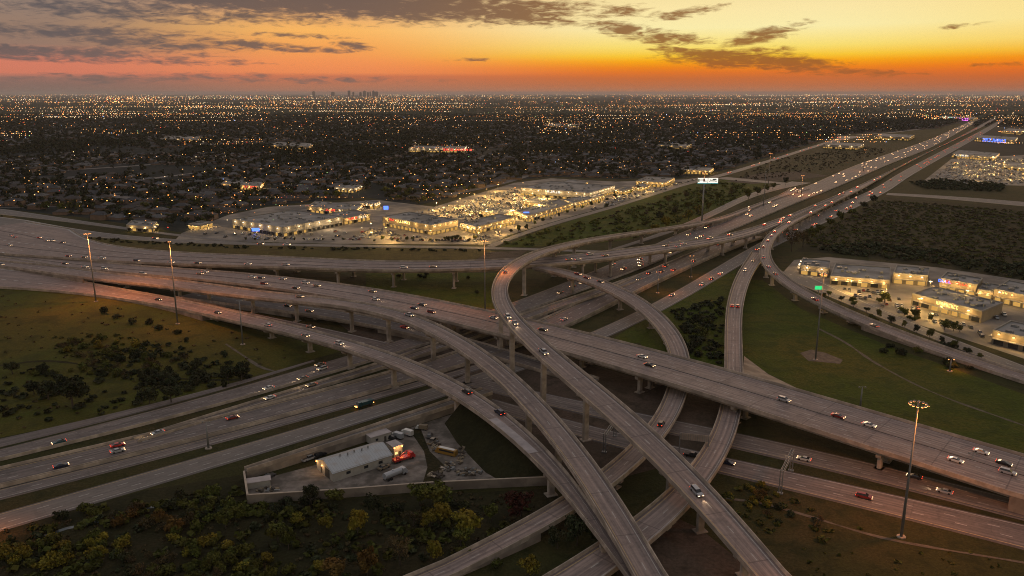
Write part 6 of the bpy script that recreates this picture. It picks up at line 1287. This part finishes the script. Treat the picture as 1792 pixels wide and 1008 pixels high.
for _ in range(60):                       # lamp rows of the nearer streets
    x0=rs.uniform(-50,1450); y0=rs.uniform(205,385); ln=rs.uniform(60,260); sl_=rs.choice([-.08,-.05,.03,.12])+rs.normal()*.01; n_=int(ln/rs.uniform(8,16)); mi=rs.choice([0,0,1])
    for i in range(n_):
        px=x0+ln*i/n_; py=y0+sl_*ln*i/n_
        if rs.random()<.7 and insub(px,py): addl(px,py,.75,int(mi))
for (xa,xb,ya,yb,n_,kk) in ((0,300,175,182,160,1.1),(180,290,170,177,120,1.2),(470,560,176,183,110,1.0),(560,660,174,180,120,1.0),(650,760,170,178,110,1.0),(900,1200,178,184,120,.9),(950,1090,212,222,110,1.3),(140,280,226,236,70,1.2),(1200,1420,228,240,120,1.2),(320,460,240,252,90,1.2),(400,460,168,174,40,1.2),(700,830,250,262,60,1.1),(940,1000,222,232,50,1.3),(1420,1560,236,248,150,1.2),(1600,1700,203,208,60,1.5),(1560,1700,176,200,110,1.0),(1745,1792,210,270,90,1.2),(0,60,230,240,50,1.2),(480,640,330,375,60,1.0),(340,500,345,385,40,1.0),(730,830,325,345,40,1.0),(1200,1500,195,206,120,.9)):
    for _ in range(int(n_*.7)): addl(rs.uniform(xa,xb),ya+(yb-ya)*(round(rs.random()*3)/3)+rs.normal()*.25,kk)
Vs=[];Fs=[];Ms=[];off=0
for i,(x,y,_,s,mi,z) in enumerate(pts): Vs.append(oct_*s*np.array([1.25,1.25,.8])+np.array([x,y,z])); Fs.append(np.array(octf)+off); off+=6; Ms+=[int(mi)]*8
tag(obj('city_lights',mesh('city_lights',np.vstack(Vs),np.vstack(Fs),LMt,Ms)),'thousands of warm city lights scattered to the horizon',None,None,'stuff'); print('lights',len(pts))
# ------------------------------------------------------------------ downtown skyline
M['tower']=simple('far_tower_glass',(.05,.05,.06),.5,.2,.01)
TW=[(549,159.4,9),(583,160.6,12),(611,158.2,9),(618.5,160.6,6),(631,160.8,8),(638,158.6,10),(644,160.6,6),(648,160,5),(653.5,158.2,8),(659,159.8,12)]
for i,(px,py,wd) in enumerate(TW):
    d0=30000.; p=un_d(px,py,d0); k=d0/FPX; w_=wd*k*.5; e=empty('office_tower',(p[0],d0,0),['lone squat tower left of the downtown skyline','jagged low tower left of the downtown skyline','broad leading tower of the downtown skyline','small tower beside the broad leading tower','low wide tower in the middle of the skyline','domed tower in the middle of the skyline','narrow tower right of the domed tower','thin pointed tower of the skyline','tallest tower near the right end of the skyline','wide block at the right end of the skyline'][i],'tower','downtown towers on the horizon')
    m=MB(); m.box((0,0,p[2]*.44),(w_,w_,p[2]*.88)); obj('tower_shaft',m.me('tower_shaft',M['tower']),e)
    m=MB(); q=w_*.36; z0=p[2]*.88; m.add([(-q,-q,z0),(q,-q,z0),(q,q,z0),(-q,q,z0),(-q*.5,-q*.5,p[2]),(q*.5,-q*.5,p[2]),(q*.5,q*.5,p[2]),(-q*.5,q*.5,p[2])],[(0,1,5,4),(1,2,6,5),(2,3,7,6),(3,0,4,7),(4,5,6,7)]); obj('roof_crown',m.me('roof_crown',M['tower']),e)
# ------------------------------------------------------------------ haze
HZ=True
if HZ:
    hm_=bpy.data.materials.new('haze'); hm_.use_nodes=True; T=NT(hm_.node_tree); T.n.clear(); o=T.new('ShaderNodeOutputMaterial'); v=T.new('ShaderNodeVolumePrincipled')
    v.inputs['Color'].default_value=(.90,.84,.84,1); v.inputs['Density'].default_value=2.3e-5; T.l.new(v.outputs[0],o.inputs['Volume'])
    m=MB(); m.box((0,FARX/2,119),(2*FARX+400,FARX+1800,242)); ho=obj('haze',m.me('haze',hm_)); tag(ho,'thin evening haze over the city',None,None,'stuff')
